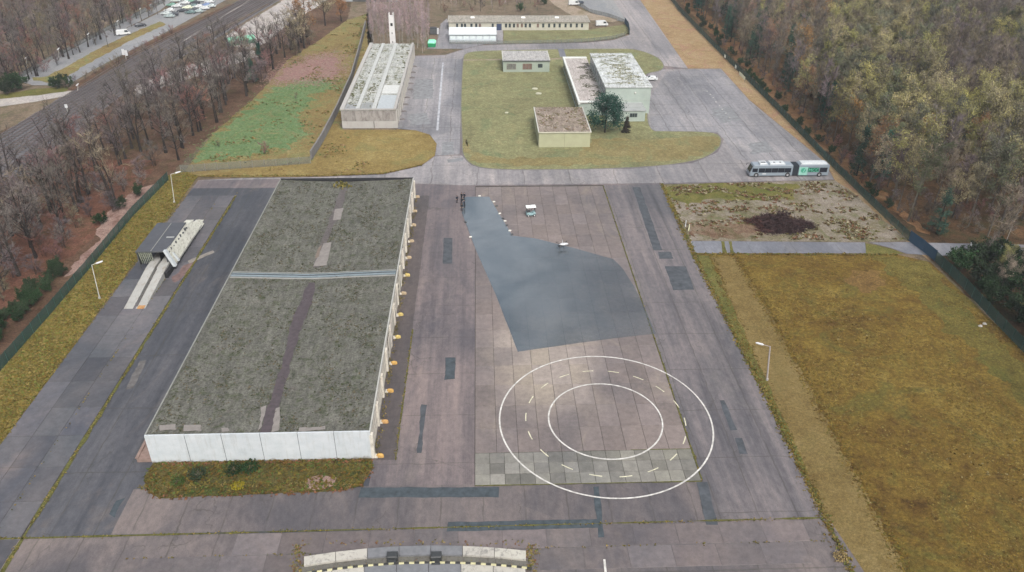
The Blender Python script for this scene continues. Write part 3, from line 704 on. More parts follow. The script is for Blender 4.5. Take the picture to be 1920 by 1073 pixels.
mpts = scatter([(X0+.5, Y0+.5), (X1-.5, Y0+.5), (X1-.5, Y1-.5), (X0+.5, Y1-.5)], 16000)
g = np.array([mnoise.noise(Vector((x*.25, y*.12, 3)))+.9*mnoise.noise(Vector((x*1.1, y*.8, 9))) for x, y in mpts]); mpts = mpts[g > .12]
ROOFMOSS = [M_plain('roof_moss_dark', (.038, .044, .022), .95, .1, var=.3, sc=2), M_plain('roof_moss_grey', (.085, .086, .066), .95, .1, var=.3, sc=2), M_plain('roof_moss_brown', (.095, .08, .05), .95, .1, var=.3, sc=2)]
t_ = tufts('roof_moss', mpts, .10, .30, ROOFMOSS, None, z=np.array([RZ(x, y) for x, y in mpts])); t_.data.transform(Matrix.Translation(-h1.location)); t_.parent = h1
bp = np.array([P(642+R.gauss(0, 8), 347+R.gauss(0, 3), 4.2) for _ in range(60)]); t_ = tufts('roof_weeds', bp, .5, .5, WEED[:2], None, z=4.1); t_.data.transform(Matrix.Translation(-h1.location)); t_.parent = h1

# bank in front of the hall
BANK = PP((288,868),(696,861),(700,880),(680,912),(640,920),(480,928),(300,934),(276,925),(270,895),(280,880))
sheet('grass_bank', BANK, .035, G_HALL, .2, thick=.03, seed=30)

sheet('bare_patch', PP((575,900),(600,892),(632,896),(625,912),(590,920),(568,915)), .072, G_SOIL, .25, seed=31)
# guard stones
GS = [(783,371),(778,398),(776,424),(772,454),(767,485),(764,518),(757,552),(751,592),(746,634),(739,683),(732,735),(722,793),(713,857)]
ST = [M_plain('ochre_paint_%d' % i, c, .8, .2, var=.25, sc=4) for i, c in enumerate([(.44, .27, .085), (.40, .24, .10), (.34, .27, .18), (.42, .33, .12)])]
names = ['pale grey-brown', 'faded', 'dull beige', 'weathered beige', 'dull ochre', 'bright yellow', 'pale ochre', 'mossy yellow', 'yellowish', 'warm ochre', 'orange ochre', 'brownish ochre', 'orange-brown']
place = ['farthest, by the far corner of the long hall', 'second from the far corner of the long hall', 'third from the far corner of the long hall', 'fourth from the far corner of the long hall', 'just beyond the roof flashing', 'level with the roof flashing of the long hall', 'first on the near side of the roof flashing', 'second on the near side of the roof flashing', 'in the middle of the near half of the hall', 'fourth from the white end wall', 'third from the white end wall', 'second from the white end wall', 'right by the corner of the white end wall']
mi_ = [2, 2, 2, 2, 2, 3, 2, 3, 3, 0, 0, 1, 0]
for i, (a, b) in enumerate(GS):
    x, y = P(a, b)
    t = empty('guard_stone', (x, y, .05), R.uniform(-.1, .1), '%s guard stone, %s' % (names[i], place[i]), 'guard stone', 'guard stones along the gate side of the long hall')
    mb = MB(); L_, wd = .52, .23; v = []; n = 16
    prof = [(0, 1), (.28, .98), (.42, .86), (.5, .6), (.54, .25)]
    for z_, s_ in prof:
        for k in range(n):
            an = 2*PI*k/n; cx = math.copysign(abs(math.cos(an))**.6, math.cos(an)); cy = math.copysign(abs(math.sin(an))**.8, math.sin(an))
            v.append((cx*L_*s_, cy*wd*s_, z_))
    f = [(r*n+k, r*n+(k+1)%n, (r+1)*n+(k+1)%n, (r+1)*n+k) for r in range(len(prof)-1) for k in range(n)]+[tuple(range((len(prof)-1)*n, len(prof)*n))]
    mb.add(v, f); mb.build('cap', ST[mi_[i]], t, smooth=True)
    MB().box(-.72, -.3, -.33, .33, -.05, .22).build('footing', DIRTYWHITE, t)

# ---- second hall
X0b, X1b, Y0b, Y1b, Hb = -37.7, -22.9, 208.2, 278.3, 5.15
h2 = empty('garage_hall', ((X0b+X1b)/2, (Y0b+Y1b)/2, 0), 0, 'garage hall with a whitish sheet roof in long strips and stained end wall', 'building')
CONC = M_dirty('stained_concrete', (.28, .265, .255), (.12, .105, .10), .46, .66, (1.0, 1, .35))
CONCL = M_dirty('pale_concrete', (.37, .36, .345), (.26, .22, .20), .55, .72, (1.5, 1, .5))
w_ = (X1b-X0b)/4
for i in range(4):
    part(MB().box(X0b+i*w_+.02, X0b+(i+1)*w_-.02, Y0b-.1, Y0b+.15, 2.0, Hb-.05), 'wall_panel', CONC, h2)
for a, b in ((0, .58), (.59, 1)):
    part(MB().box(X0b+a*(X1b-X0b), X0b+b*(X1b-X0b), Y0b-.16, Y0b+.1, 0, 1.97), 'plinth_panel', CONCL, h2)
part(MB().box(X0b, X0b+.2, Y0b+.2, Y1b, 0, Hb-.1).box(X0b, X1b, Y1b-.2, Y1b, 0, Hb-.1), 'side_wall', CONCL, h2)
part(MB().box(X0b-.15, X1b+.1, Y0b-.22, Y1b+.15, Hb-.1, Hb), 'roof', ROOF2, h2)
part(MB().box(X0b-.2, X0b+.9, Y0b-.2, Y1b+.2, Hb+.002, Hb+.35), 'roof_edge', CONCL, h2)
part(MB().box(X1b-.55, X1b+.15, Y0b-.2, Y1b+.2, Hb+.002, Hb+.35), 'roof_edge', CONCL, h2)
part(MB().box(X0b+.95, X1b-.6, Y0b-.23, Y0b+.4, Hb+.002, Hb+.22), 'roof_edge', M_plain('grey_verge', (.30, .29, .28), .8), h2)
for x0, x1 in ((X0b+4.0, X0b+5.0), (X0b+8.3, X0b+9.4)):
    part(MB().box(x0, x1, Y0b+.5, Y1b-.3, Hb+.002, Hb+.3), 'roof_rib', M_plain('pale_rib', (.38, .39, .385), .8, var=.15), h2)
part(MB().box(X0b+9.6, X1b-.7, Y0b+.5, Y0b+12.5, Hb+.03, Hb+.08), 'roof_sheet', M_plain('blue_grey_sheet', (.34, .37, .39), .6, .4), h2)
part(MB().box(X0b+9.6, X1b-.7, Y0b+14, Y0b+22, Hb+.03, Hb+.09), 'roof_sheet', M_plain('pale_sheet', (.46, .47, .46), .7), h2)
part(MB().box(X0b+5.2, X0b+8.2, Y0b+.5, Y0b+6, Hb+.03, Hb+.06), 'roof_sheet', M_plain('mid_grey_sheet', (.22, .23, .23), .7), h2)
part(MB().box(X0b+.95, X0b+3.9, Y0b+.5, Y0b+5, Hb+.03, Hb+.06), 'roof_sheet', M_plain('mid_grey_sheet_b', (.24, .25, .26), .7), h2)
pt = scatter([(X0b+1, Y0b+2), (X1b-.6, Y0b+2), (X1b-.6, Y1b-1), (X0b+1, Y1b-1)], 2600)
k = np.array([mnoise.noise(Vector((x*.9, y*.12, 5)))+.5*mnoise.noise(Vector((x*.8, y*.5, 2))) > (.0 if (x < X0b+8 and y < Y0b+24) else .28) for x, y in pt]); pt = pt[k]
pt = pt[~((pt[:,0] > X0b+9.4) & (pt[:,1] < Y0b+24))]
t_ = tufts('roof_moss', pt, .18, .55, [M_plain('roof_green', (.085, .095, .035), .95, .1), M_plain('roof_drab', (.17, .165, .12), .95, .1)], None, z=Hb+.02); t_.data.transform(Matrix.Translation(-h2.location)); t_.parent = h2
yb = np.linspace(Y0b+.2, Y1b-.2, 14)
for y in yb:
    part(MB().box(X1b-.05, X1b+.35, y-.25, y+.25, 0, Hb-.12), 'pilaster', CONCL, h2)
for a, b in zip(yb, yb[1:]):
    part(MB().box(X1b-.02, X1b+.08, a+.27, b-.27, .05, Hb-.9), 'gate', GATE, h2)
    part(MB().box(X1b-.02, X1b+.14, a+.26, b-.26, Hb-.86, Hb-.13), 'fascia', CONCL, h2)
# guard stones of hall two
for i, (a, b) in enumerate([(777,126),(775,137),(773,147),(771,158),(770,169),(764,184),(761,197),(757,210),(754,225)]):
    x, y = P(a, b)
    t = empty('guard_stone', (x, y, .05), 0, 'low grey guard stone beside the second hall, %s from its far end' % ['first','second','third','fourth','fifth','sixth','seventh','eighth','ninth'][i], 'guard stone', 'guard stones beside the second hall')
    MB().blob((0, 0, 0), (.85, .3, .5), 12, 5, half=True).build('cap', M_plain('grey_stone', (.13, .12, .12), .9) if i == 0 else bpy.data.materials['grey_stone'], t, smooth=True)
# tower behind
xt, yt = -30.3, 282.0; ht = h_at(xt, yt, 24)
tw = empty('drying_tower', (xt, yt, 0), 0, 'slender whitish concrete tower rising behind the second garage hall', 'tower')
PALEC = M_dirty('tower_concrete', (.55, .54, .54), (.34, .30, .30), .6, .8, (1, 1, .3))
s0, s1 = 1.0, .85
mb = MB(); mb.add([(-s0,-s0,0),(s0,-s0,0),(s0,s0,0),(-s0,s0,0),(-s1,-s1,ht-1),(s1,-s1,ht-1),(s1,s1,ht-1),(-s1,s1,ht-1)], [(0,1,5,4),(1,2,6,5),(2,3,7,6),(3,0,4,7),(4,5,6,7)]); mb.build('shaft', PALEC, tw)
for x in (-1, 1):
    for y in (-1, 1): MB().box(x*s1-.15*(x+1), x*s1+.15*(1-x), y*s1-.15*(y+1), y*s1+.15*(1-y), ht-.99, ht).build('corner_post', PALEC, tw)
MB().box(-.4, .4, -s1-.06, -s1+.02, ht-4.3, ht-3.3).build('opening', DARKGAP, tw)
for z_ in (5, 8, 11): MB().box(-.2, .2, -s0-.03, -s0+.2, ht-z_-2, ht-z_-1.4).build('vent_slot', M_plain('slot_grey', (.2, .2, .2)) if z_ == 5 else bpy.data.materials['slot_grey'], tw)

# ---- generic flat box building
def window(parent, x0, x1, y, z0, z1, m=GLASS, fr=TRIM, div=1, face=-1):
    f = part(MB().box(x0, x1, y-.06, y+.05, z0-.06, z0).box(x0, x1, y-.06, y+.05, z1, z1+.06).box(x0-.06, x0, y-.06, y+.05, z0-.06, z1+.06).box(x1, x1+.06, y-.06, y+.05, z0-.06, z1+.06), 'window', fr, parent)
    w = (x1-x0)/div
    for k in range(div):
        g_ = part(MB().box(x0+k*w+.03, x0+(k+1)*w-.03, y-.03, y+.04, z0+.005, z1-.005), 'pane', m, f)
    return f
def box_building(name, label, X0, X1, Y0, Y1, H, wall, roof, rim=.25, trim=TRIM, eave=.15):
    b = empty(name, ((X0+X1)/2, (Y0+Y1)/2, 0), 0, label, 'building')
    part(MB().box(X0, X1, Y0, Y0+.2, 0, H-rim), 'front_wall', wall, b)
    part(MB().box(X0, X1, Y1-.2, Y1, 0, H-rim), 'back_wall', wall, b)
    part(MB().box(X0, X0+.2, Y0+.201, Y1-.201, 0, H-rim), 'side_wall', wall, b)
    part(MB().box(X1-.2, X1, Y0+.201, Y1-.201, 0, H-rim), 'side_wall', wall, b)
    part(MB().box(X0-eave, X1+eave, Y0-eave, Y1+eave, H-rim+.002, H-.05), 'roof', roof, b)
    part(MB().box(X0-eave-.05, X0-eave+.2, Y0-eave, Y1+eave, H-rim-.03, H+.03).box(X1+eave-.2, X1+eave+.05, Y0-eave, Y1+eave, H-rim-.03, H+.03), 'roof_edge', trim, b)
    return b
hut = box_building('storage_hut', 'olive-yellow windowless hut with a brown littered flat roof beside the round pine', 15.0, 28.3, 192.6, 212.2, 4.35, OLIVE, ROOFH)
part(MB().box(14.85, 28.45, 192.38, 192.5, 4.1, 4.37), 'roof_trim', M_plain('pale_trim', (.45, .44, .36), .7), hut)
part(MB().box(21.6, 21.7, 192.52, 192.62, .1, 4.0), 'wall_joint', M_plain('joint_olive', (.25, .25, .17), .8), hut)  # wall joint as a strip of darker olive
pt = scatter([(15.5, 193), (28, 193), (28, 212), (15.5, 212)], 900)
k = np.array([mnoise.noise(Vector((x*.35, y*.3, 8))) > .02 for x, y in pt]); pt = pt[k]
t_ = tufts('roof_litter', pt, .14, .5, [M_plain('roof_pale', (.36, .31, .26), .95, .1), M_plain('roof_rust', (.15, .10, .065), .95, .1), M_plain('roof_olive', (.12, .12, .055), .95, .1)], None, z=4.3); t_.data.transform(Matrix.Translation(-hut.location)); t_.parent = hut
mid = box_building('office_hut', 'small mint-green flat-roofed hut with three windows on the lawn', 7.8, 23.2, 261.0, 273.4, 4.0, MINT, ROOFG)
part(MB().box(7.6, 23.4, 260.7, 260.85, 3.74, 4.02), 'roof_trim', DGREY, mid)
ORG = M_plain('curtained_glass', (.14, .095, .08), .3, .5, var=.5, sc=1.5)
window(mid, 9.0, 12.0, 261.0, 1.1, 2.9, M_plain('dusty_glass', (.13, .13, .12), .3, .5, var=.6, sc=1.5), M_plain('brown_frame', (.22, .17, .14)), 3)
window(mid, 14.3, 17.3, 261.0, 1.1, 2.9, ORG, bpy.data.materials['brown_frame'], 3)
window(mid, 19.3, 20.9, 261.0, 1.6, 2.9, GLASS, MINT2, 1)
# long barrack
lng = box_building('long_barrack', 'long single-storey beige building with a row of windows along the upper lawn', -12.0, 43.5, 319.6, 330.6, 3.3, M_plain('beige_render', (.40, .39, .33), .85, var=.08), M_roof('barrack_roof', (.26, .24, .21), (.31, .29, .25), (.24, .24, .21), .5, .7, .2), .25, M_plain('grey_trim', (.3, .3, .28)), .4)
W2 = 4.571
for a in [(857),(866),(872),(884),(893),(900),(914),(924),(949),(956),(964),(971),(979),(986),(994),(1009),(1019),(1030),(1040),(1050),(1061),(1071),(1082),(1092)]:
    if a in (914,): continue
    x = P(a, 50)[0]*1.0; x = P(a, 54, 1)[0]
    window(lng, x-.45, x+.45, 319.6, 1.1, 2.6, GLASS if R.random() < .75 else ORG, TRIM, 1)
x = P(936, 54, 1)[0]; part(MB().box(x-1.0, x+1.0, 319.5, 319.62, .05, 2.5), 'door', M_plain('blue_door', (.035, .05, .10), .5), lng)
for a in (886, 981, 1044): 
    x = P(a, 33, 3.4)[0]; part(MB().cbox(x-.8, x+.8, 326, 327.5, 3.26, 3.6, .1), 'skylight', M_plain('skylight_white', (.75, .75, .73)) if a == 886 else bpy.data.materials['skylight_white'], lng)
# white tent hall
wc = empty('white_tent', (-2.4, 306, 0), 0, 'white gabled storage tent standing before the long beige building', 'tent')
TW = M_plain('white_tarpaulin', (.50, .54, .56), .5, .4, var=.04); TW2 = M_plain('white_tent_wall', (.50, .56, .60), .6, .3, var=.06)
xa, xb, ya, yb_ = -11.2, 6.3, 301.3, 311.5
part(MB().add([(xa-.2,ya-.2,2.75),(xb+.2,ya-.2,2.75),(xb+.2,(ya+yb_)/2,4.3),(xa-.2,(ya+yb_)/2,4.3),(xa-.2,yb_+.2,2.75),(xb+.2,yb_+.2,2.75)], [(0,1,2,3),(3,2,5,4)]), 'tent_roof', TW, wc)
for i in range(7):
    w = (xb-xa)/7
    part(MB().box(xa+i*w+.02, xa+(i+1)*w-.02, ya, ya+.1, 0, 2.7), 'wall_panel', TW2, wc)
    part(MB().box(xa+i*w+.35, xa+(i+1)*w-.35, ya-.03, ya+.02, 1.2, 2.3), 'wall_window', M_plain('milky_film', (.60, .67, .68), .3, .5) if i == 0 else bpy.data.materials['milky_film'], wc)
part(MB().box(xa-.2, xb+.2, ya-.28, ya-.12, 2.55, 2.72), 'gutter', M_plain('gutter_grey', (.22, .24, .24)), wc)
part(MB().add([(xa,ya,0),(xa,yb_,0),(xa,yb_,2.75),(xa,(ya+yb_)/2,4.2),(xa,ya,2.75)], [(0,4,3,2,1)]).add([(xb,ya,0),(xb,yb_,0),(xb,yb_,2.75),(xb,(ya+yb_)/2,4.2),(xb,ya,2.75)], [(0,1,2,3,4)]), 'gable_wall', TW2, wc)
part(MB().box(xa, xb, yb_-.1, yb_, 0, 2.7), 'back_wall', TW2, wc)

# ---- two-storey hall with wings
h3 = empty('workshop_hall', (40, 236, 0), 0, 'tall mint-coloured workshop with a bright moss-streaked roof and low side wings', 'building')
a0, a1, b0, b1, hz_ = 35.8, 48.7, 219.0, 254.6, 8.0
part(MB().box(a0, a1, b0, b0+.25, 0, hz_-.3), 'front_wall', MINT2, h3)
part(MB().box(a0, a1, b1-.25, b1, 0, hz_-.3), 'back_wall', MINT2, h3)
part(MB().box(a1-.25, a1, b0+.26, b1-.26, 0, hz_-.3), 'side_wall', MINT2, h3)
part(MB().box(a0, a0+.25, b0+.26, b1-.26, 0, hz_-.3), 'side_wall', MINT, h3)
part(MB().box(a0-.3, a1+.3, b0-.25, b1+.25, hz_-.299, hz_), 'roof', ROOF3, h3)
for i in range(9):
    y = b0+1.2+i*3.85; f_ = part(MB().box(a0-.07, a0+.02, y, y+3.3, 4.6, 7.2), 'window', TRIM, h3)
    part(MB().box(a0-.10, a0-.03, y+.15, y+3.15, 4.8, 7.05), 'pane', M_plain('grey_glass', (.10, .14, .17), .25, .6, var=.4, sc=.6) if i == 0 else bpy.data.materials['grey_glass'], f_)
part(MB().blob((44.2, b0-.1, 6.2), (.3, .2, .3), 8, 4), 'wall_lamp', TRIM, h3)
part(MB().box(a0-.02, a1+.02, b0-.06, b0-.001, 4.0, 4.12), 'string_course', M_plain('course_grey', (.3, .33, .3)), h3)
# wing
part(MB().box(28.1, a0-.005, 217.2, 264.4, 0, 3.75), 'wing_wall', MINT2, h3)
part(MB().box(27.9, a0-.008, 217.0, 264.6, 3.751, 4.0), 'wing_roof', ROOFW, h3)
part(MB().box(27.8, 28.4, 216.9, 264.7, 3.5, 4.25).box(28.41, a0-.01, 216.9, 218.2, 3.98, 4.2).box(28.41, a0-.01, 263.4, 264.7, 3.98, 4.25), 'wing_parapet', M_dirty('parapet_white', (.60, .62, .60), (.25, .24, .22), .6, .75), h3)
for i in range(13):
    y = 219+i*3.4; f_ = part(MB().box(27.98, 28.09, y, y+2.4, 1.2, 3.0), 'window', TRIM, h3); part(MB().box(27.93, 28.0, y+.1, y+2.3, 1.3, 2.9), 'pane', GLASS, f_)
part(MB().box(37.7-2, 46.2, 212.0, b0-.005, 0, 3.15), 'annex_wall', MINT2, h3)
part(MB().box(35.4, 46.4, 211.8, b0-.01, 3.151, 3.4), 'annex_roof', M_plain('annex_felt', (.27, .285, .28), .8, var=.15, sc=.5), h3)
window(h3, 41.9, 43.9, 211.98, 1.5, 2.5, GLASS, M_plain('dark_frame', (.1, .12, .12)), 3)
pt = scatter([(a0+2, b0+2.5), (a1-1.5, b0+2.5), (a1-1.5, b1-2), (a0+2, b1-2)], 1600)
k = np.array([mnoise.noise(Vector((x*.18, y*.7, 4)))+.5*mnoise.noise(Vector((x*.9, y*.6, 6)))+.28-abs(x-(a0+a1)/2-.3)*.10 > .05 for x, y in pt]); pt = pt[k]
t_ = tufts('roof_moss', pt, .12, .6, [M_plain('moss_khaki', (.24, .24, .16), .95, .1), M_plain('moss_dull', (.15, .155, .10), .95, .1), M_plain('moss_lite', (.38, .38, .31), .95, .1)], None, z=hz_); t_.data.transform(Matrix.Translation(-h3.location)); t_.parent = h3
pt = scatter([(30.6, 221), (35.6, 221), (35.6, 258), (31.5, 258)], 800)
k = np.array([mnoise.noise(Vector((x*.3, y*.35, 14)))+(x-33.2)*.17 > .02 for x, y in pt]); pt = pt[k]
t_ = tufts('roof_moss', pt, .12, .6, [M_plain('moss_black', (.075, .078, .055), .95, .1), M_plain('moss_grey2', (.16, .155, .12), .95, .1)], None, z=4.0); t_.data.transform(Matrix.Translation(-h3.location)); t_.parent = h3
# far building at the top edge
fb = empty('warehouse', (-52, 378, 0), 0, 'pale-roofed warehouse at the top edge behind the birch thicket', 'building')
v0 = P(640, 18, 6); v1 = P(720, 8, 6)
part(MB().box(-62, -37, 374, 400, 0, 5.5), 'wall', M_plain('warehouse_wall', (.30, .33, .36), .8), fb)
part(MB().box(-62.6, -36.4, 373.4, 400.6, 5.501, 6), 'roof', M_plain('warehouse_roof', (.52, .54, .56), .6), fb)
part(MB().box(-57, -41, 373.8, 374, .1, 4), 'door', DGREY, fb)
gb = empty('green_roofed_shed', (*P(452, 82), 0), .55, 'green barrel-roofed container beyond the bare trees by the pale gravel', 'shed')
mb = MB(); n = 8
for i in range(n):
    q0 = PI*i/n; q1 = PI*(i+1)/n
    mb.add([(-5, -1.6*math.cos(q0), 1.4+1.3*math.sin(q0)), (5, -1.6*math.cos(q0), 1.4+1.3*math.sin(q0)), (5, -1.6*math.cos(q1), 1.4+1.3*math.sin(q1)), (-5, -1.6*math.cos(q1), 1.4+1.3*math.sin(q1))], [(0,1,2,3)])
GRN = M_plain('green_sheeting', (.16, .42, .29), .5, .4); mb.build('barrel_roof', GRN, gb); MB().box(-5, 5, -1.55, 1.55, 0, 1.39).build('body', M_plain('dark_green_body', (.05, .15, .10), .6), gb)
MB().box(-5.02, -4.95, -1.5, 1.5, .2, 2.3).build('end_wall', GRN, gb); MB().box(4.95, 5.02, -1.5, 1.5, .2, 2.3).build('end_wall', GRN, gb)

# ================================================================ VEHICLE RAMP WITH CANOPY
rp = empty('inspection_ramp', (-61.5, 137, 0), 0, 'elevated twin-track concrete vehicle ramp under a dark flat canopy on the left pavement', 'vehicle ramp')
RC = M_dirty('ramp_concrete', (.33, .33, .315), (.22, .19, .16), .52, .70, (1.5, .6, .6))
RC2 = M_dirty('ramp_whitewash', (.56, .56, .50), (.20, .18, .15), .50, .66, (2, .9, 1.6))
xs0 = P(232, 580)[0]; xs1 = P(249, 580)[0]; xs2 = P(254, 580)[0]; xs3 = P(272, 580)[0]; yf = P(240, 580)[1]
TR = [(xs0, xs1), (xs2, xs3)]
yA, yB, yC, HT = 129.5, 143.6, 152.4, 1.5
for i, (a, b) in enumerate(TR):
    a, b = a, b-.0
    n = 7
    for k in range(n):
        y0 = yf+(yA-yf)*k/n; y1 = yf+(yA-yf)*(k+1)/n-.04; z0 = .08+HT*k/n; z1 = .08+HT*(k+1)/n
        part(MB().add([(a,y0,0),(b,y0,0),(b,y1,0),(a,y1,0),(a,y0,z0),(b,y0,z0),(b,y1,z1),(a,y1,z1)], [(4,5,6,7),(0,1,5,4),(1,2,6,5),(2,3,7,6),(3,0,4,7)]), 'ramp_plate', RC, rp)
    for k in range(3):
        y0 = yA+(yB-yA)*k/3; part(MB().box(a, b, y0, y0+(yB-yA)/3-.04, .9, .1+HT), 'deck_plate', RC, rp)
    for k in range(6):
        y0 = yB+(yC-yB)*k/6; y1 = yB+(yC-yB)*(k+1)/6-.04; z0 = .08+HT*(6-k)/6; z1 = .08+HT*(5-k)/6
        part(MB().add([(a,y0,0),(b,y0,0),(b,y1,0),(a,y1,0),(a,y0,z0),(b,y0,z0),(b,y1,z1),(a,y1,z1)], [(4,5,6,7),(0,1,5,4),(1,2,6,5),(2,3,7,6),(3,0,4,7)]), 'ramp_plate', RC2, rp)
for i in range(26):
    y = yf+.6+i*(yA-yf-1)/26; z_ = .1+HT*(y-yf)/(yA-yf)
    part(MB().box(xs2+.02, xs2+.16, y, y+.28, z_-.05, z_+.14), 'guide_block', M_plain('dark_block', (.09, .085, .08)) if i == 0 else bpy.data.materials['dark_block'], rp)
part(MB().box(xs2+.3, xs3-.2, yf-.1, yf+.9, .12, .2), 'rusty_plate', M_plain('orange_rust', (.38, .21, .09), .9, var=.3), rp)
cx0, cx1, cy0, cy1, ch_ = -64.5, -58.9, 131.2, 143.2, 4.0
CAN = M_plain('canopy_felt', (.062, .066, .078), .7, .35, var=.15, sc=.5)
part(MB().box(cx0, (cx0+cx1)/2-.03, cy0, cy1, ch_-.12, ch_), 'canopy_sheet', CAN, rp)
part(MB().box((cx0+cx1)/2+.03, cx1, cy0, cy1, ch_-.12, ch_), 'canopy_sheet', CAN, rp)
part(MB().box((cx0+cx1)/2-.06, (cx0+cx1)/2+.06, cy0+.1, cy1-.3, ch_+.005, ch_+.06), 'canopy_seam', M_plain('seam_grey', (.22, .22, .21), .7), rp)
part(MB().box(cx1-1.7, cx1-.25, cy0+5.4, cy0+5.8, ch_+.005, ch_+.1), 'canopy_board', M_plain('board_grey', (.26, .27, .27), .7), rp)
part(MB().box(cx0, cx1, cy0-.06, cy0, ch_-.2, ch_+.04), 'canopy_edge', DGREY, rp)
for (x, y) in ((cx0+.15, cy0+.2), (cx0+.15, cy1-.3), (cx1-.2, cy0+.2), (cx1-.2, cy1-.3), (cx0+.15, (cy0+cy1)/2)):
    part(MB().box(x-.08, x+.08, y-.08, y+.08, 0, ch_-.13), 'canopy_post', DGREY, rp)
# glazed weather screen on the grass side, corrugated
v = []; f = []
mb = MB()
for i in range(7):
    x = cx0+.3+i*.36
    mb.add([(x,cy0+.15,ch_-.2),(x+.34,cy0+.15,ch_-.2),(x+.34-.1*i/7-.1,cy0+.75,1.0),(x+.1,cy0+.75,1.0)], [(0,1,2,3)])
part(mb, 'weather_screen', M_dirty('screen_panel', (.30, .32, .26), (.05, .07, .04), .45, .6, (4, 4, 2)), rp)
part(MB().box(cx0+.1, cx0+.14, cy0+.4, cy1-.4, .8, ch_-.3), 'side_screen', M_plain('screen_dark', (.05, .055, .05)), rp)
part(MB().box(xs1+.1, xs1+.2, cy0+1.2, cy1-.4, .2, ch_-.3).box(xs0+.2, xs3-.2, cy1-1.6, cy1-1.5, HT+.12, ch_-.2), 'inner_wall', DARKGAP, rp)
# whitewashed leaning parapet from the canopy edge down to the lane side
def slant(y0, y1, xt_, zt0, zt1, xb_, zb, name, m, th=.16):
    part(MB().add([(xt_,y0,zt0),(xt_,y1,zt1),(xb_,y1,zb),(xb_,y0,zb),(xt_+th,y0,zt0+.04),(xt_+th,y1,zt1+.04),(xb_+th,y1,zb+.04),(xb_+th,y0,zb+.04)], [(0,1,2,3),(4,7,6,5),(0,4,5,1),(1,5,6,2),(2,6,7,3),(3,7,4,0)]), name, m, rp)
slant(cy0-.5, cy0+.25, -59.22, 4.3, 4.25, -58.0, .95, 'parapet_post', WHITEWALL, .5)
for k in range(4): slant(cy0+.3+k*2.95, cy0+.3+k*2.95+2.9, -59.1, 4.0-.05*k, 3.95-.05*k, -58.05, 1.0, 'parapet_panel', RC2)
slant(cy1+.1, cy1+3.4, -58.9, 3.2, 2.5, -58.0, .8, 'parapet_panel', RC2); slant(cy1+3.5, cy1+6.4, -58.8, 2.2, 1.5, -58.0, .5, 'parapet_panel', RC2)
slant(cy0+1.6, cy0+2.1, -58.55, 2.9, 2.5, -57.85, 1.0, 'parapet_rib', WHITEWALL, .3)
part(MB().box(-58.2, -57.85, cy0, cy0+17, .72, .95), 'parapet_beam', RC, rp)
for k in range(6): part(MB().box(-58.15, -57.95, cy0+k*3.0+.4, cy0+k*3.0+.65, 0, .71), 'parapet_foot', DGREY, rp)
for k in range(9):
    y = cy0+1.0+k*1.25+R.uniform(-.2, .2); part(MB().box(-58.98+.02*k, -58.66+.02*k, y, y+R.uniform(.2, .5), 3.2, R.uniform(3.4, 3.7)), 'parapet_slot', DGREY, rp)
part(MB().box(xs3-.1, -58.2, yA-1.5, yA+8, .1, 1.2), 'under_ramp_box', DARKGAP, rp)
sheet('rust_stain', PP((322,520),(345,500),(365,492),(350,515),(330,530)), .088, M_plain('red_stain', (.13, .085, .08), .8, var=.3), .4, parent=apron)
sheet('worn_stripe', PP((352,490),(400,470),(402,474),(356,495)), .0905, A_WORN, .15, parent=apron)

# ================================================================ CURVED PLATFORM AT THE BOTTOM
pl = empty('curved_platform', (*P(780, 1065), 0), 0, 'low curved concrete platform with whitened ends and a black and yellow edging strip', 'platform')
def arc(px, which):
    if which == 0: a, b, c, d, e = 568, 1045, 780, 1022, (990, 1032)
    u = (px-568)/(990-568)
    top = 1044*(1-u)**2+2*u*(1-u)*1008+1033*u*u
    return top
WH = M_dirty('platform_whitewash', (.40, .385, .345), (.17, .165, .16), .50, .66, (1.2, 1.2, 1)); GC = M_plain('platform_grey', (.145, .150, .162), .8, var=.15); DG = M_dirty('platform_dark', (.13, .125, .11), (.05, .045, .03), .5, .7, (3, 3, 1))
def band(o0, o1, x0, x1, n, z, name, mats, hgt=.3):
    for k in range(n):
        a = x0+(x1-x0)*k/n; b = x0+(x1-x0)*(k+1)/n-1.0
        poly = PP((a, arc(a,1)+o0), (b, arc(b,1)+o0), (b, arc(b,1)+o1), (a, arc(a,1)+o1), z=z)
        m = mats(k) if callable(mats) else mats
        part(MB().prism(poly[::-1], z-hgt, z), name, m, pl)
band(0, 17, 570, 987, 7, .42, 'coping_slab', lambda k: WH if k in (0, 1, 5, 6) else GC, .38)
band(19, 30, 566, 990, 14, .16, 'channel_slab', DG, .12)
band(34, 58, 562, 986, 7, .42, 'platform_slab', lambda k: WH if k in (0, 1, 5, 6) else GC, .38)
band(60, 90, 600, 950, 9, .30, 'step_slab', GC, .2)
YL = M_plain('yellow_stripe', (.42, .40, .24), .7, var=.1); BK = M_plain('black_stripe', (.03, .03, .03), .6)
for k in range(46):
    a = 556+k*9.6; b = a+9.6
    p0, p1 = P(a, arc(a,1)+32.5-(.0), .45), P(b, arc(b,1)+32.5, .45)
    part(MB().tube([(*p0, .47), (*p1, .47)], [.13, .13], 5), 'edging_piece', YL if k % 2 == 0 else BK, pl)
for a in (736, 818):
    x, y = P(a, 1044, .5); bx = empty('ground_hatch', (x, y, 0), 0, 'black box hatch on the curved platform, %s of the two' % ('left' if a == 736 else 'right'), 'box')
    MB().cbox(-.62, .62, -.45, .45, .1, .95, .08).build('case', M_plain('black_box', (.03, .033, .035), .5, .5) if a == 736 else bpy.data.materials['black_box'], bx); MB().box(-.5, .5, -1.1, -.46, .45, .55).build('front_tray', bpy.data.materials['black_box'], bx)
    MB().box(-.4, .4, .46, .6, .3, .5).build('hinge', DGREY, bx)
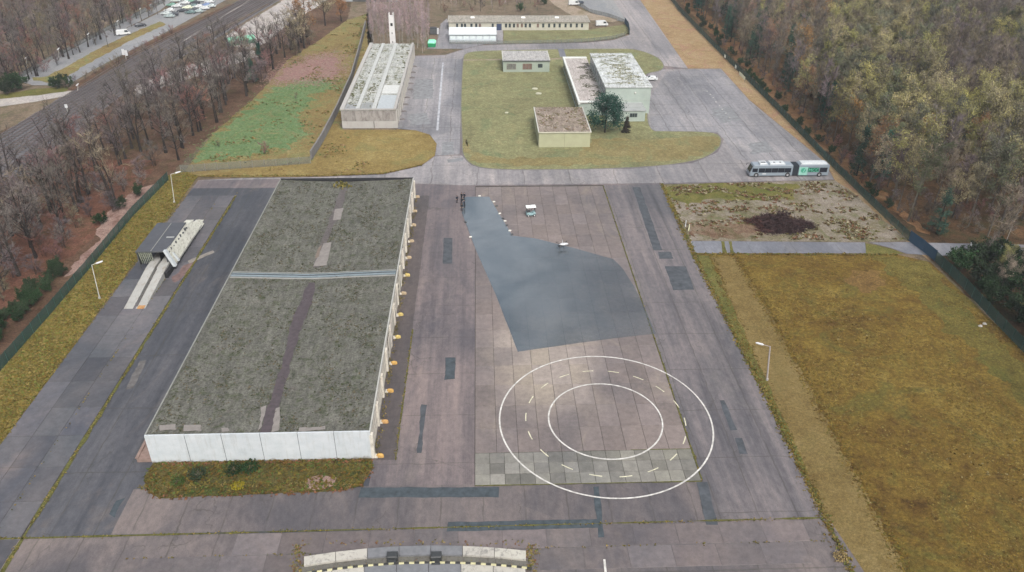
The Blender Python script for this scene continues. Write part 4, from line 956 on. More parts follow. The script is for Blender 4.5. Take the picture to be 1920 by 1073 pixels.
pp = np.array([P(R.choice([556, 562, 992, 998, 1000])+R.gauss(0, 6), R.uniform(1022, 1073)) for _ in range(240)]+[P(R.uniform(560, 1000), arc(700,1)-9+R.gauss(0, 3)) for _ in range(70)]+[P(a_, arc(a_, 1)+31+R.gauss(0,1)) for a_ in [R.uniform(560, 995) for _ in range(260)]])
tufts('platform_weeds', pp, .08, .3, WEED+[M_plain('rusty_weed', (.12, .06, .03), .95)], 'brown weeds growing around the curved platform', 'weeds', z=.1)

# ================================================================ GLOSSY SHEET, WEIGHTS, PEOPLE, DRONE, CART
FT = NT('glossy_sheet')
fn = FT.noise(1, (.06, .05, .1), 4, .6, .8); fc = FT.ramp(fn, [(.38, (.12, .155, .185)), (.62, (.225, .255, .28))])
ms = FT.n('ShaderNodeMixShader'); tr = FT.n('ShaderNodeBsdfTransparent')
FT.out(fc, FT.ramp(FT.noise(1, (.25, .9, 1), 3), [(.3, .10), (.7, .2)]), 1.0)
FT.b.inputs['IOR'].default_value = 1.6; FT.b.inputs['Metallic'].default_value = .55
FT.bump(FT.noise(1, (.35, 1.1, 1), 3, .5), .10, .04)
o_ = FT.t.nodes['Material Output']; FT.link(FT.b.outputs[0], ms.inputs[2]); FT.link(tr.outputs[0], ms.inputs[1]); 
sx = FT.n('ShaderNodeSeparateXYZ'); FT.link(FT.pos((1, 1, 1), .28), sx.inputs[0])
mr_ = FT.n('ShaderNodeMapRange'); mr_.inputs[1].default_value = -32; mr_.inputs[2].default_value = -4; mr_.inputs[3].default_value = .93; mr_.inputs[4].default_value = .38; FT.link(sx.outputs[0], mr_.inputs[0])
an = FT.n('ShaderNodeMath', operation='MULTIPLY_ADD'); FT.link(FT.noise(1, (.1, .08, .1), 4, .6, .6), an.inputs[0]); an.inputs[1].default_value = .3; an.use_clamp = True
sb_ = FT.n('ShaderNodeMath', operation='SUBTRACT'); FT.link(mr_.outputs[0], sb_.inputs[0]); sb_.inputs[1].default_value = .15; FT.link(sb_.outputs[0], an.inputs[2]); FT.link(an.outputs[0], ms.inputs[0]); FT.link(ms.outputs[0], o_.inputs[0])
fs = sheet('glossy_sheet', PP((868,370),(917,370),(930,392),(961,443),(1003,448),(1075,466),(1150,487),(1168,505),(1190,540),(1210,582),(1230,627),(1150,636),(1080,645),(971,661),(930,555),(892,470),(866,400)), .128, FT.m, .04, kind=None, step=1.5)
tag(fs, 'wide glossy blue-grey sheet spread flat over the concrete slabs above the painted circles', 'ground sheet')
WSTONE = M_plain('pale_weight', (.55, .54, .50), .8); WDARK = M_plain('dark_weight', (.05, .055, .06), .7)
for i, (a, b) in enumerate([(926,380),(931,388),(937,402),(943,411),(947,416),(950,424),(956,434),(960,441),(882,446),(873,418),(899,369)]):
    x, y = P(a, b); w = MB().cbox(-.28, .28, -.16, .16, 0, .2, .07)
    o = w.build('sandbag', WDARK if i % 2 else WSTONE, None, (x, y, .13)); o.rotation_euler[2] = R.uniform(-.6, .6)
    tag(o, 'small %s sandbag holding down the edge of the glossy sheet' % ('dark' if i % 2 else 'pale'), 'sandbag', '%s sandbags along the edge of the glossy sheet' % ('dark' if i % 2 else 'pale'))

SKIN = M_plain('skin', (.42, .27, .20), .6, .3); HAIR = M_plain('dark_hair', (.02, .016, .013), .8, .2)
def person(x, y, rz, label, coat, trousers, pose='stand', z=.05):
    r = empty('person', (x, y, z), rz, label, 'person', 'people standing at the far end of the glossy sheet')
    V = []; E_ = []; RD = []
    def vtx(p, rad, frm=None):
        V.append(p); RD.append(rad)
        if frm is not None: E_.append((frm, len(V)-1))
        return len(V)-1
    bend = .35 if pose == 'bend' else 0
    pel = vtx((0, 0, .95), .155)
    w = vtx((0, -.04-bend*.3, 1.12), .14, pel); ch = vtx((0, -.05-bend*.7, 1.33-bend*.1), .165, w); nk = vtx((0, -.05-bend, 1.50-bend*.2), .065, ch)
    hd0 = vtx((0, -.06-bend*1.1, 1.58-bend*.25), .085, nk); hd1 = vtx((0, -.075-bend*1.15, 1.68-bend*.25), .098, hd0); vtx((0, -.05-bend*1.15, 1.76-bend*.25), .06, hd1)
    vtx((0, -.175-bend*1.15, 1.655-bend*.25), .018, hd1)
    for s_ in (-1, 1):
        hp = vtx((s_*.10, 0, .88), .105, pel); st = .10*s_ if pose == 'walk' else 0
        kn = vtx((s_*.12, -.03-st, .49), .07, hp); an = vtx((s_*.13, .02+st, .09), .045, kn); vtx((s_*.14, -.13+st, .045), .042, an)
        sh = vtx((s_*.20, -.05-bend*.8, 1.42-bend*.15), .07, ch)
        if pose == 'reach': el = vtx((s_*.27, -.22, 1.22), .048, sh); wr = vtx((s_*.20, -.46, 1.20), .032, el); d = Vector((0, -1, 0))
        else: el = vtx((s_*.28, -.04-bend, 1.14-bend*.1), .05, sh); wr = vtx((s_*.28, -.12-bend, .90), .033, el); d = Vector((0, -.2, -1))
        d.normalize(); b_ = Vector(V[wr]); pm = vtx(tuple(b_+d*.07), .035, wr)
        for k in range(4):
            q = b_+d*(.12)+Vector((0, (k-1.5)*.022, 0) if abs(d.z) > .5 else ((k-1.5)*.022, 0, 0)); f1 = vtx(tuple(q), .010, pm); vtx(tuple(q+d*(.05-.008*abs(k-1.5))+Vector((-s_*.02, 0, 0))), .009, f1)
        vtx(tuple(b_+d*.08+Vector((-s_*.05, -.02, 0))), .011, pm)
    me = bpy.data.meshes.new('body'); me.from_pydata([tuple(p) for p in V], E_, []); me.materials.append(coat); me.materials.append(trousers); me.materials.append(SKIN)
    o = mk('body', me, r); sk = o.modifiers.new('skin', 'SKIN')
    for i, q in enumerate(RD): me.skin_vertices[0].data[i].radius = (q, q); me.skin_vertices[0].data[i].use_root = (i == 0)
    sb = o.modifiers.new('sub', 'SUBSURF'); sb.levels = sb.render_levels = 1
    # bake so that coat, trousers and skin can be given face by face
    dg = bpy.context.evaluated_depsgraph_get(); nm_ = bpy.data.meshes.new_from_object(o.evaluated_get(dg)); o.modifiers.clear(); o.data = nm_
    nm_.materials.clear()
    for m in (coat, trousers, SKIN): nm_.materials.append(m)
    hz0 = 1.52-bend*.2; wrz = [Vector(V[i]) for i in range(len(V)) if RD[i] in (.032, .033)]
    for p in nm_.polygons:
        c = p.center; p.use_smooth = True
        p.material_index = 2 if (c.z > hz0 or any((c-q).length < .19 and (c.z < q.z+.0 or pose == 'reach' and c.y < q.y) for q in wrz) and abs(c.x) > .12 and (c.y < -.04)) else (1 if c.z < .92 else 0)
    h = MB().blob((0, -.055-bend*1.15, 1.70-bend*.25), (.108, .118, .10), 10, 6, half=True); h.build('hair', HAIR, r, smooth=True)
    for s_ in (-1, 1):
        MB().blob((s_*.036, -.167-bend*1.15, 1.69-bend*.25), (.013, .012, .010), 6, 4).build('eye', HAIR, r)
        MB().blob((s_*.103, -.07-bend*1.15, 1.67-bend*.25), (.014, .025, .034), 6, 4).build('ear', SKIN, r)
        MB().cbox(s_*.14-.055, s_*.14+.055, -.2+(.10*s_ if pose == 'walk' else 0), .08+(.10*s_ if pose == 'walk' else 0), 0, .10, .03).build('shoe', HAIR, r)
    MB().blob((0, -.168-bend*1.15, 1.625-bend*.25), (.028, .008, .007), 6, 3).build('mouth', M_plain('lip', (.3, .12, .1)) if 'lip' not in bpy.data.materials else bpy.data.materials['lip'], r)
    return r
NAVY = M_plain('navy_coat', (.018, .022, .034), .8, .2); BLACK = M_plain('black_coat', (.014, .014, .016), .8, .2); GRY = M_plain('dark_trousers', (.02, .022, .028), .85, .2)
for (a, b, rz, lb, c, ps) in [(857,381,.6,'person in a dark coat standing apart at the left of the group',NAVY,'stand'),
        (865.5,376,2.4,'person in black clothes at the back of the group, left of a second one',BLACK,'walk'),
        (871,376,-.5,'person in a navy jacket at the back right of the group',NAVY,'stand'),
        (865,384,1.2,'person in dark clothes leaning forward in the middle of the group',BLACK,'bend'),
        (871,390,-2.2,'person in a dark jacket reaching forward at the right front of the group',NAVY,'reach'),
        (866,396,.2,'person in dark clothes nearest to the camera at the corner of the glossy sheet',BLACK,'stand')]:
    person(*P(a, b), rz, lb, c, GRY, ps, .13)

# drone
dx, dy = P(1054, 467); dr = empty('drone', (dx, dy, .13), .15, 'large drone with a white shell and dark rotors on the edge of the glossy sheet', 'drone')
DW = M_plain('drone_white', (.52, .53, .55), .4, .5); DB = M_plain('drone_black', (.02, .022, .026), .5, .5)
MB().blob((.3, 0, .95), (.95, .42, .2), 12, 6).build('shell', DW, dr, smooth=True)
MB().blob((-.45, -.2, .72), (.55, .34, .2), 10, 6).build('battery_pod', DB, dr, smooth=True)
for i, (sx, sy) in enumerate(((1,1),(1,-1),(-1,1),(-1,-1))):
    a = MB().tube([(sx*.3, sy*.15, .95), (sx*1.0, sy*.75, 1.0)], [.05, .04], 6).build('arm', DB, dr)
    MB().cyl(sx*1.0, sy*.75, .98, 1.14, .08, 8).build('motor', DB, a); MB().box(sx*1.0-.42, sx*1.0+.42, sy*.75-.03, sy*.75+.03, 1.15, 1.17).build('rotor', DB, a)
for sx in (-.5, .3):
    for sy in (-.35, .35): MB().tube([(sx, sy*.5, .8), (sx*1.1, sy, .05)], [.035, .03], 6).build('landing_leg', DGREY, dr)
MB().tube([(.05, .1, 1.1), (.05, .1, 1.9)], [.04, .03], 6).build('mast', DW, dr)

# small utility cart
cx_, cy_ = P(995, 405); ct = empty('utility_cart', (cx_, cy_, .1), .12, 'small open utility cart with a white roof and teal-grey body parked on the slabs', 'utility cart')
TEAL = M_plain('teal_body', (.20, .31, .33), .5, .4); ROOFC = M_plain('cart_roof', (.72, .76, .75), .5)
MB().cbox(-.95, .95, -.6, .6, .3, .62, .06).build('chassis', TEAL, ct)
MB().cbox(.45, .98, -.58, .58, .63, 1.0, .15).build('front_body', TEAL, ct)
MB().cbox(-.98, -.2, -.56, .56, .63, .95, .08).build('seat_base', TEAL, ct)
MB().cbox(-.75, -.15, -.5, .5, .96, 1.08, .04).build('seat', DB, ct); MB().cbox(-.9, -.76, -.5, .5, .96, 1.5, .04).build('backrest', DB, ct)
for x in (-.9, .9):
    for y in (-.55, .55): MB().tube([(x*.98, y, .6), (x*.92, y, 2.08)], [.035, .03], 6).build('roof_post', DGREY, ct)
MB().cbox(-1.05, -.02, -.68, .68, 2.09, 2.18, .05).build('roof', ROOFC, ct); MB().cbox(.02, 1.05, -.68, .68, 2.12, 2.22, .05).build('roof', ROOFC, ct)
MB().add([(.93,-.5,1.0),(.93,.5,1.0),(.88,.5,2.05),(.88,-.5,2.05)], [(0,1,2,3)]).build('windscreen', GLASS, ct)
MB().tube([(.4, .2, 1.0), (.2, .25, 1.3)], [.025, .025], 6).blob((.2, .25, 1.3), (.05, .18, .18), 10, 4).build('steering_wheel', DB, ct)
for x in (-.65, .68):
    for y in (-.62, .62):
        w = MB().tube([(x, y-.1, .28), (x, y+.1, .28)], [.28, .28], 14).build('wheel', DB, ct); MB().tube([(x, y-.11, .28), (x, y+.11, .28)], [.14, .14], 10).build('rim', DW, w)
for y in (-.4, .4): MB().blob((.98, y, .8), (.04, .09, .07), 6, 4).build('headlight', DW, ct)

# ================================================================ CARS
TYRE = M_plain('tyre', (.018, .018, .02), .8, .2); RIM = M_plain('rim', (.4, .4, .42), .35, .5, .5)
CARG = NT('car_glass').out((.02, .026, .032), .08, .7)
def car(x, y, rz, col, label, cat='car', van=False, group=None, z=.03, name='parked_car'):
    r = empty(name, (x, y, z), rz, label, cat, group)
    mname = 'car_paint_%02d%02d%02d' % tuple(int(c*99) for c in col)
    m = bpy.data.materials.get(mname) or NT(mname).out(col, .25, .6)
    H, L_ = (2.1, 2.5) if van else (1.45, 2.15)
    if van: prof = [(-2.5,.35),(-2.5,1.0),(-2.42,1.95),(-2.2,2.08),(1.3,2.1),(1.55,2.0),(2.1,1.15),(2.45,1.0),(2.52,.4)]
    else: prof = [(-2.15,.35),(-2.18,.85),(-1.95,.98),(-1.45,1.36),(-.9,1.44),(.2,1.42),(.95,1.0),(1.9,.86),(2.12,.65),(2.15,.35)]
    n = len(prof); v = []
    for sx, tw in ((-.86, 1), (.86, 1)):
        for a, b in prof: v.append((a, sx*(1 if b < 1.02 else .84 if not van else .93), b))
    f = [(i, i+1, n+i+1, n+i) for i in range(n-1)]+[tuple(range(n))[::-1], tuple(range(n, 2*n)), (0, n, 2*n-1, n-1)]
    body = MB().add(v, f).build('body', m, r)
    bv = body.modifiers.new('bevel', 'BEVEL'); bv.width = .06; bv.segments = 2; bv.limit_method = 'ANGLE'
    if van:
        g1 = [(1.60,.88),(2.08,.88),(2.08,-.88),(1.6,-.88)]
        MB().add([(1.62,-.74,1.95),(1.62,.74,1.95),(2.10,.78,1.2),(2.10,-.78,1.2)], [(0,1,2,3)]).build('windscreen', CARG, r)
        for s_ in (-1, 1): MB().add([(.5,s_*.83,1.9),(1.4,s_*.83,1.9),(1.9,s_*.86,1.2),(.5,s_*.87,1.2)], [(0,1,2,3)]).build('side_window', CARG, r)
    else:
        MB().add([(.27,-.64,1.41),(.27,.64,1.41),(.93,.72,1.04),(.93,-.72,1.04)], [(0,1,2,3)]).build('windscreen', CARG, r)
        MB().add([(-1.42,-.64,1.37),(-1.42,.64,1.37),(-1.9,.72,1.04),(-1.9,-.72,1.04)], [(0,1,2,3)]).build('rear_window', CARG, r)
        for s_ in (-1, 1): MB().add([(-1.35,s_*.735,1.35),(.12,s_*.735,1.37),(.78,s_*.80,1.02),(-1.75,s_*.80,1.02)], [(0,1,2,3)]).build('side_window', CARG, r)
    for s_ in (-1, 1):
        for wx in ((-1.55, 1.6) if van else (-1.3, 1.32)):
            w = MB().tube([(wx, s_*.70, .32), (wx, s_*.89, .32)], [.33, .33], 14).build('wheel', TYRE, r); MB().tube([(wx, s_*.71, .32), (wx, s_*.90, .32)], [.19, .19], 10).build('rim', RIM, w)
        e = 2.47 if van else 2.08
        MB().blob((e, s_*.62, .75), (.07, .17, .08), 6, 4).build('headlight', DW, r); MB().blob((-e-.03, s_*.68, .85), (.05, .12, .08), 6, 4).build('tail_light', M_plain('tail_red', (.35, .02, .02), .3) if 'tail_red' not in bpy.data.materials else bpy.data.materials['tail_red'], r)
    return r
WHT = (.54, .56, .57)
car(*P(1220,151), 3.0, WHT, 'white car parked at the right side of the tall mint workshop', van=False)
car(*P(232,66), .42, WHT, 'white van driving alone on the road beside the railway', 'van', True, name='delivery_van')
car(*P(264,50), .42, (.03, .035, .045), 'black car on the roadway ahead of the lone white van')
cars = [(318,22,0),(332,14,0),(318,33,2),(312,28,1),(325,30,3),(336,22,0),(343,14,0),(347,8,0),(356,5,4),(322,32,3),(342,23,3),(352,17,5),(362,14,6),(357,26,6),(366,8,3),(372,15,0),(380,3,0),(387,12,7),(393,6,0),(352,2,0),(368,1,6),(330,4,1),(338,-2,3),(322,12,4),(376,8,3),(384,18,0),(362,22,3),(372,24,2),(396,14,1),(400,4,3),(346,-4,0),(360,-6,2),(375,-6,1),(390,-5,0),(402,-3,6)]
cl = [WHT, (.45,.5,.5), (.30,.36,.36), (.03,.035,.045), (.16,.30,.24), (.62,.66,.50), (.10,.16,.16), (.14,.20,.36)]
cn = ['white', 'silver', 'grey-green', 'black', 'green', 'pale yellow', 'dark teal', 'blue']
rows = ['in the nearest row', 'in the second row', 'in the third row', 'in the fourth row', 'at the far top']
cd = np.array([P(364,0)[0]-P(322,33)[0], P(364,0)[1]-P(322,33)[1]]); cang = math.atan2(cd[1], cd[0])
seen = {}
placed = []
for a, b, k in sorted(cars, key=lambda q: -P(q[0], q[1])[1]*-1):
    x, y = P(a, b)
    if any((x-q[0])**2+(y-q[1])**2 < 7.5 for q in placed): continue
    placed.append((x, y)); seen[k] = seen.get(k, 0)+1
    nth = len([1 for q in placed])
    car(x, y, cang+PI/2+R.uniform(-.06, .06), cl[k], '%s car in the crowded car park, top left, %s' % (cn[k], (['nearest of all']+[w+' from the near end' for w in 'second third fourth fifth sixth seventh eighth ninth tenth eleventh twelfth thirteenth fourteenth fifteenth sixteenth seventeenth eighteenth nineteenth twentieth twenty-first twenty-second twenty-third twenty-fourth twenty-fifth twenty-sixth twenty-seventh twenty-eighth twenty-ninth thirtieth thirty-first thirty-second thirty-third thirty-fourth thirty-fifth thirty-sixth'.split()])[nth-1]), group='cars in the crowded car park', z=.02)
car(*P(1088,8), 1.0, (.05, .06, .08), 'dark car parked beside the white van at the top of the picture')
car(*P(1076,10), .1, WHT, 'white van on the gravel yard at the top, left of the dark car', 'van', True, name='delivery_van')
car(*P(1128,49), .1, WHT, 'white van parked at the right end of the long beige building', 'van', True, name='delivery_van')
car(*P(753,163), -1.3, (.03, .10, .42), 'blue van standing against the second garage hall, partly behind its roof', 'van', True, name='delivery_van')
sk = empty('skip', (*P(810, 88), 0), 0, 'bright green skip standing on the yard edge by the birch thicket', 'skip')
MB().add([(-1.3,-1.0,.1),(1.3,-1.0,.1),(1.3,1.0,.1),(-1.3,1.0,.1),(-1.5,-1.3,1.5),(1.5,-1.3,1.5),(1.5,1.3,1.5),(-1.5,1.3,1.5)], [(0,1,5,4),(1,2,6,5),(2,3,7,6),(3,0,4,7)]).build('tub', M_plain('skip_green', (.02, .26, .11), .5), sk)
MB().cbox(-1.45, 1.45, -1.25, 2.2, 1.5, 2.3, .5).build('cover', M_plain('skip_cover', (.25, .75, .48), .5), sk)
sk = empty('dark_container', (*P(814, 64), 0), 0, 'black container with a white unit beside it on the upper yard', 'container')
MB().cbox(-1.6, 1.1, -1.2, 1.2, .1, 2.5, .08).build('container_body', DB, sk); MB().cbox(1.15, 1.8, -.8, 1.4, .1, 2.0, .08).build('white_unit', DW, sk); MB().box(-1.4, .9, -1.25, -1.2, .3, 2.3).build('door', DGREY, sk)

# ================================================================ ARTICULATED BUS
bx0, by = P(1405, 333); bx1 = P(1552, 332)[0]
bus = empty('articulated_bus', ((bx0+bx1)/2, by+1.3, .07), 0, 'long white articulated bus with a green lettered rear section parked across the yard', 'bus')
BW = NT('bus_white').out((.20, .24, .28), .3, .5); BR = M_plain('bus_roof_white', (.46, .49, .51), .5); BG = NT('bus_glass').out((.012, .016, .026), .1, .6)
LL = (bx1-bx0)/2; wd = 1.28; hb = 3.0
def busbody(x0, x1, name, nose=0):
    v = []
    for y in (-wd, wd):
        v += [(x0, y, .3), (x0+.0, y, 1.2), (x0+nose, y*.97, hb-.3), (x0+nose+.2, y*.93, hb), (x1-.15, y*.93, hb), (x1, y*.97, hb-.25), (x1, y, .3)]
    n = 7; f = [(i, i+1, n+i+1, n+i) for i in range(n-1)]+[tuple(range(n))[::-1], tuple(range(n, 2*n)), (0, n, 2*n-1, n-1)]
    o = MB().add(v, f).build(name, BW, bus); b = o.modifiers.new('bevel', 'BEVEL'); b.width = .1; b.segments = 2; b.limit_method = 'ANGLE'; return o
xf = -LL; xm0 = xf+(1484-1405)/147*2*LL; xm1 = xf+(1495-1405)/147*2*LL; xr = LL
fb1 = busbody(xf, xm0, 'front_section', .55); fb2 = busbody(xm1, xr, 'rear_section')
mb = MB()
for i in range(7):
    a = xm0+(xm1-xm0)*i/7; b = xm0+(xm1-xm0)*(i+1)/7; mb.box(a, (a+b)/2, -1.2, 1.2, .45, hb-.1); mb.box((a+b)/2, b, -1.1, 1.1, .5, hb-.2)
mb.build('bellows', M_plain('bellows_rubber', (.03, .04, .05), .8), bus)
for i in range(5):
    a = xf+2.0+i*(xm0-xf-2.4)/5; MB().box(a, a+(xm0-xf-2.4)/5-.06, -wd-.02, -wd+.2, 1.15, 2.25).build('side_window', BG, bus)
MB().box(xf+.5, xf+1.75, -wd-.02, -wd+.2, 1.3, 2.2).build('driver_window', BG, bus)
MB().add([(xf-.03,-1.1,1.2),(xf-.03,1.1,1.2),(xf+.5,1.05,2.6),(xf+.5,-1.05,2.6)], [(0,1,2,3)]).build('windscreen', BG, bus)
MB().box(xr-5.0+2.7, xr-.5, -wd-.02, -wd+.2, 1.15, 2.3).build('side_window', BG, bus)
MGR = M_plain('livery_dark_green', (.012, .10, .065), .4); MGL = M_plain('livery_mint', (.24, .46, .40), .4); MGM = M_plain('livery_green', (.05, .30, .20), .4)
MB().box(xm1+.12, xm1+2.2, -wd-.015, -wd+.1, .42, 2.45).build('mint_livery_panel', MGL, bus)
MB().box(xm1+2.22, xm1+4.9, -wd-.02, -wd+.1, 1.2, 2.3).build('green_livery_panel', MGR, bus)
mb = MB(); mb.tube([(xm1+1.15, -wd-.02, 1.65), (xm1+1.15, -wd-.05, 1.65)], [.62, .62], 24); lg = mb.build('round_emblem', MGM, bus)
MB().add([(xm1+1.45,-wd-.07,2.25),(xm1+1.62,-wd-.07,2.25),(xm1+1.2,-wd-.07,1.1),(xm1+1.0,-wd-.07,1.15)], [(0,1,2,3)]).build('emblem_stroke', MGL, lg)
tc = bpy.data.curves.new('lettering', 'FONT'); tc.body = 'MCC'; tc.size = 1.15; tc.extrude = .01; tc.align_x = 'LEFT'; tc.materials.append(M_plain('letter_green', (.12, .42, .30), .5))
to = bpy.data.objects.new('lettering', tc); C.objects.link(to); to.location = (xm1+2.35, -wd-.04, 1.32); to.rotation_euler = (PI/2, 0, 0)
dg = bpy.context.evaluated_depsgraph_get(); tm = bpy.data.meshes.new_from_object(to.evaluated_get(dg)); bpy.data.objects.remove(to)
tm.transform(Matrix.Translation((xm1+2.35, -wd-.04, 1.32)) @ Matrix.Rotation(PI/2, 4, 'X')); mk('lettering', tm, bus)
for x in (xf+1.55, xm0-1.1, xr-2.2):
    for s_ in (-1, 1):
        w = MB().tube([(x, s_*(wd-.3), .5), (x, s_*(wd+.03), .5)], [.5, .5], 18).build('wheel', TYRE, bus); MB().tube([(x, s_*(wd-.2), .5), (x, s_*(wd+.05), .5)], [.28, .28], 12).build('rim', RIM, w)
        MB().tube([(x, s_*(wd-.2), .52), (x, s_*(wd+.012), .52)], [.64, .64], 18).build('wheel_arch', DGREY, bus)
for a, b in ((xf+2.2, xf+4.0), (xf+4.6, xf+8.3), (xm1+.5, xr-.6)):
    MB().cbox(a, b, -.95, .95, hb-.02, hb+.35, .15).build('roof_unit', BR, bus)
MB().box(xf+2.5, xf+3.6, -.5, .1, hb+.34, hb+.40).build('roof_vent', DGREY, bus); MB().box(xf+5.5, xf+5.9, -.5, -.1, hb+.34, hb+.42).build('roof_vent', DGREY, bus); MB().box(xf+7.0, xf+7.4, -.5, -.1, hb+.34, hb+.42).build('roof_vent', DGREY, bus)
for s_ in (-1, 1):
    MB().tube([(xf+.3, s_*1.2, 2.6), (xf-.25, s_*1.45, 2.45), (xf-.25, s_*1.45, 2.0)], [.04, .08, .09], 6).build('mirror', DB, bus)
    MB().blob((xf-.02, s_*.9, .75), (.06, .22, .12), 8, 4).build('headlight', DW, bus)
MB().box(xf+3.0, xf+3.9, -wd-.02, -wd+.1, .7, .95).build('white_plate', DW, bus)

# ================================================================ LAMPS, SIGNALS, POSTS
def lamp(bp_, tp_, ap, label, group=None, colr=TRIM, r=.09, name='street_lamp'):
    x, y = P(*bp_); h = h_at(x, y, tp_[1])
    l = empty(name, (x, y, 0), 0, label, 'street lamp', group)
    tx, ty = P(tp_[0], tp_[1], h); ax, ay = P(ap[0], ap[1], h+.15)
    lean = ((tx-x), (ty-y))
    MB().tube([(0,0,0),(lean[0],lean[1],h)], [r, r*.7], 8).build('pole', colr, l)
    MB().tube([(lean[0],lean[1],h),((ax-x),(ay-y),h+.15)], [.05, .04], 6).build('arm', colr, l)
    d = Vector((ax-x-lean[0], ay-y-lean[1], .15)); n_ = d.normalized(); e = Vector((ax-x, ay-y, h+.15))
    MB().tube([e-n_*1.1, e-n_*.9, e-n_*.1, e+n_*.1], [.08, .17, .15, .05], 8).build('lamp_head', DW, l)
    MB().cyl(0, 0, 0, .35, .2, 8).build('base', CONCL, l)
    return l
lamp((187,560),(172,497),(192,490),'thin pale street lamp on the left verge, below the canopied ramp', 'lamps on the left verge')
lamp((327,380),(320,327),(338,322),'thin pale street lamp on the left verge by the corner of the meadow', 'lamps on the left verge')
lamp((1438,713),(1444,650),(1418,643),'grey street lamp with a white head on the verge of the right field', colr=M_plain('lamp_grey', (.33, .30, .30), .6), r=.14)
od = ['nearest to the left edge of the photo', 'second from the left', 'third from the left', 'fourth from the left', 'fifth, where the parked cars begin']
for i, (a, b) in enumerate([(50,106),(110,90),(166,62),(221,38),(263,15)]):
    lamp((a,b+19),(a,b+1),(a+1,b),'lamp post along the far car park road, %s' % od[i], 'lamps along the car park road')
lamp((146,170),(146,158),(147,157),'short lamp post at the lower end of the car park, close to the tracks')
sg = empty('railway_signal', (*P(237, 112), 0), 0, 'white two-panelled railway signal beside the tracks', 'railway signal')
MB().cyl(0, 0, 0, 3.2, .09, 8).build('pole', TRIM, sg); MB().box(-.9, -.1, -.05, .05, 1.6, 3.6).build('signal_board', DW, sg); MB().box(.1, .9, -.05, .05, 1.3, 3.2).build('signal_board', DW, sg)
for i, (a, b, lb) in enumerate([(394,60,'small white signal on the right track side near the gravel yard'),(127,210,'small white signal among the tracks at the left')]):
    sg = empty('railway_signal', (*P(a, b), 0), 0, lb, 'railway signal')
    MB().cyl(0, 0, 0, 1.6, .07, 8).build('pole', TRIM, sg); MB().box(-.4, .4, -.05, .05, 1.2, 2.2).build('signal_board', DW, sg)
# white stones across the yard
STN = M_plain('dull_white_stone', (.34, .34, .33), .8)
for i, (a, b) in enumerate([(1326,172),(1332,178),(1337,184),(1342,192),(1349,199),(1354,206),(1361,213),(1367,221)]):
    x, y = P(a, b); o = MB().blob((0, 0, 0), (.26, .2, .2), 8, 4, half=True, jit=.08).build('marker_stone', STN, None, (x, y, .065)); tag(o, 'white marker stone in the row crossing the right yard, %s from the far end' % ['first','second','third','fourth','fifth','sixth','seventh','last'][i], 'marker stone', 'white marker stones in a row')
# signs on the right fence
def strip_sign(a, b, w, lb, k):
    x, y = P(a, b); d = Vector((P(1540,290)[0]-P(1340,90)[0], P(1540,290)[1]-P(1340,90)[1])).normalized()
    ang = math.atan2(d.y, d.x)
    s_ = empty('fence_banner', (x, y, 0), ang, lb, 'banner'); MB().box(-w/2, w/2, .04, .08, .7, 1.7).build('board', M_plain('banner_cream_%d' % k, (.66, .66, .50) if k > 1 else (.66, .68, .64), .6), s_)
    for q in (-w/2+.05, w/2-.05): MB().cyl(q, .1, 0, 1.75, .04, 6).build('post', DGREY, s_)
for k, q in enumerate([(1358,112,1.6,'small white sign on the right fence, farthest of the fence signs'),(1378,132,1.6,'small white sign on the right fence next to the shorter cream banner'),(1390,149,6.5,'cream banner on the right fence next to two small white signs'),(1538,290,7.0,'cream banner on the right fence above the tail of the bus')]): strip_sign(*q, k)
for i, (a, b) in enumerate([(1285,425),(1291,433)]):
    x, y = P(a, b); o = MB().cyl(0, 0, 0, 1.5, .11, 8, r1=.09).build('marker_post', DW if i == 0 else M_plain('yellowish_post', (.60, .60, .40)), None, (x, y, 0)); tag(o, ['white', 'yellowish'][i]+' marker post at the near left corner of the sandy lot', 'post')
x, y = P(1817, 470); o = MB().cyl(0, 0, 0, 1.6, .14, 8).blob((0, 0, 1.7), (.2, .2, .2), 8, 5).build('path_post', DW, None, (x, y, 0)); tag(o, 'short white post standing on the path in the wood', 'post')
for a, b, lb in ((1003, 168, 'round manhole cover ring on the central lawn, nearer the mint hut'), (1010, 177, 'low concrete shaft lid on the central lawn, farther from the mint hut'), (950, 213, 'tiny pale shaft lid alone in the left half of the central lawn')):
    x, y = P(a, b); o = MB().cyl(0, 0, 0, .16, .9 if a > 960 else .5, 14).cyl(0, 0, .165, .22, .6 if a > 960 else .3, 12).build('shaft_lid', M_plain('lid_concrete', (.40, .39, .30)) if 'lid_concrete' not in bpy.data.materials else bpy.data.materials['lid_concrete'], None, (x, y, .18)); tag(o, lb, 'manhole')

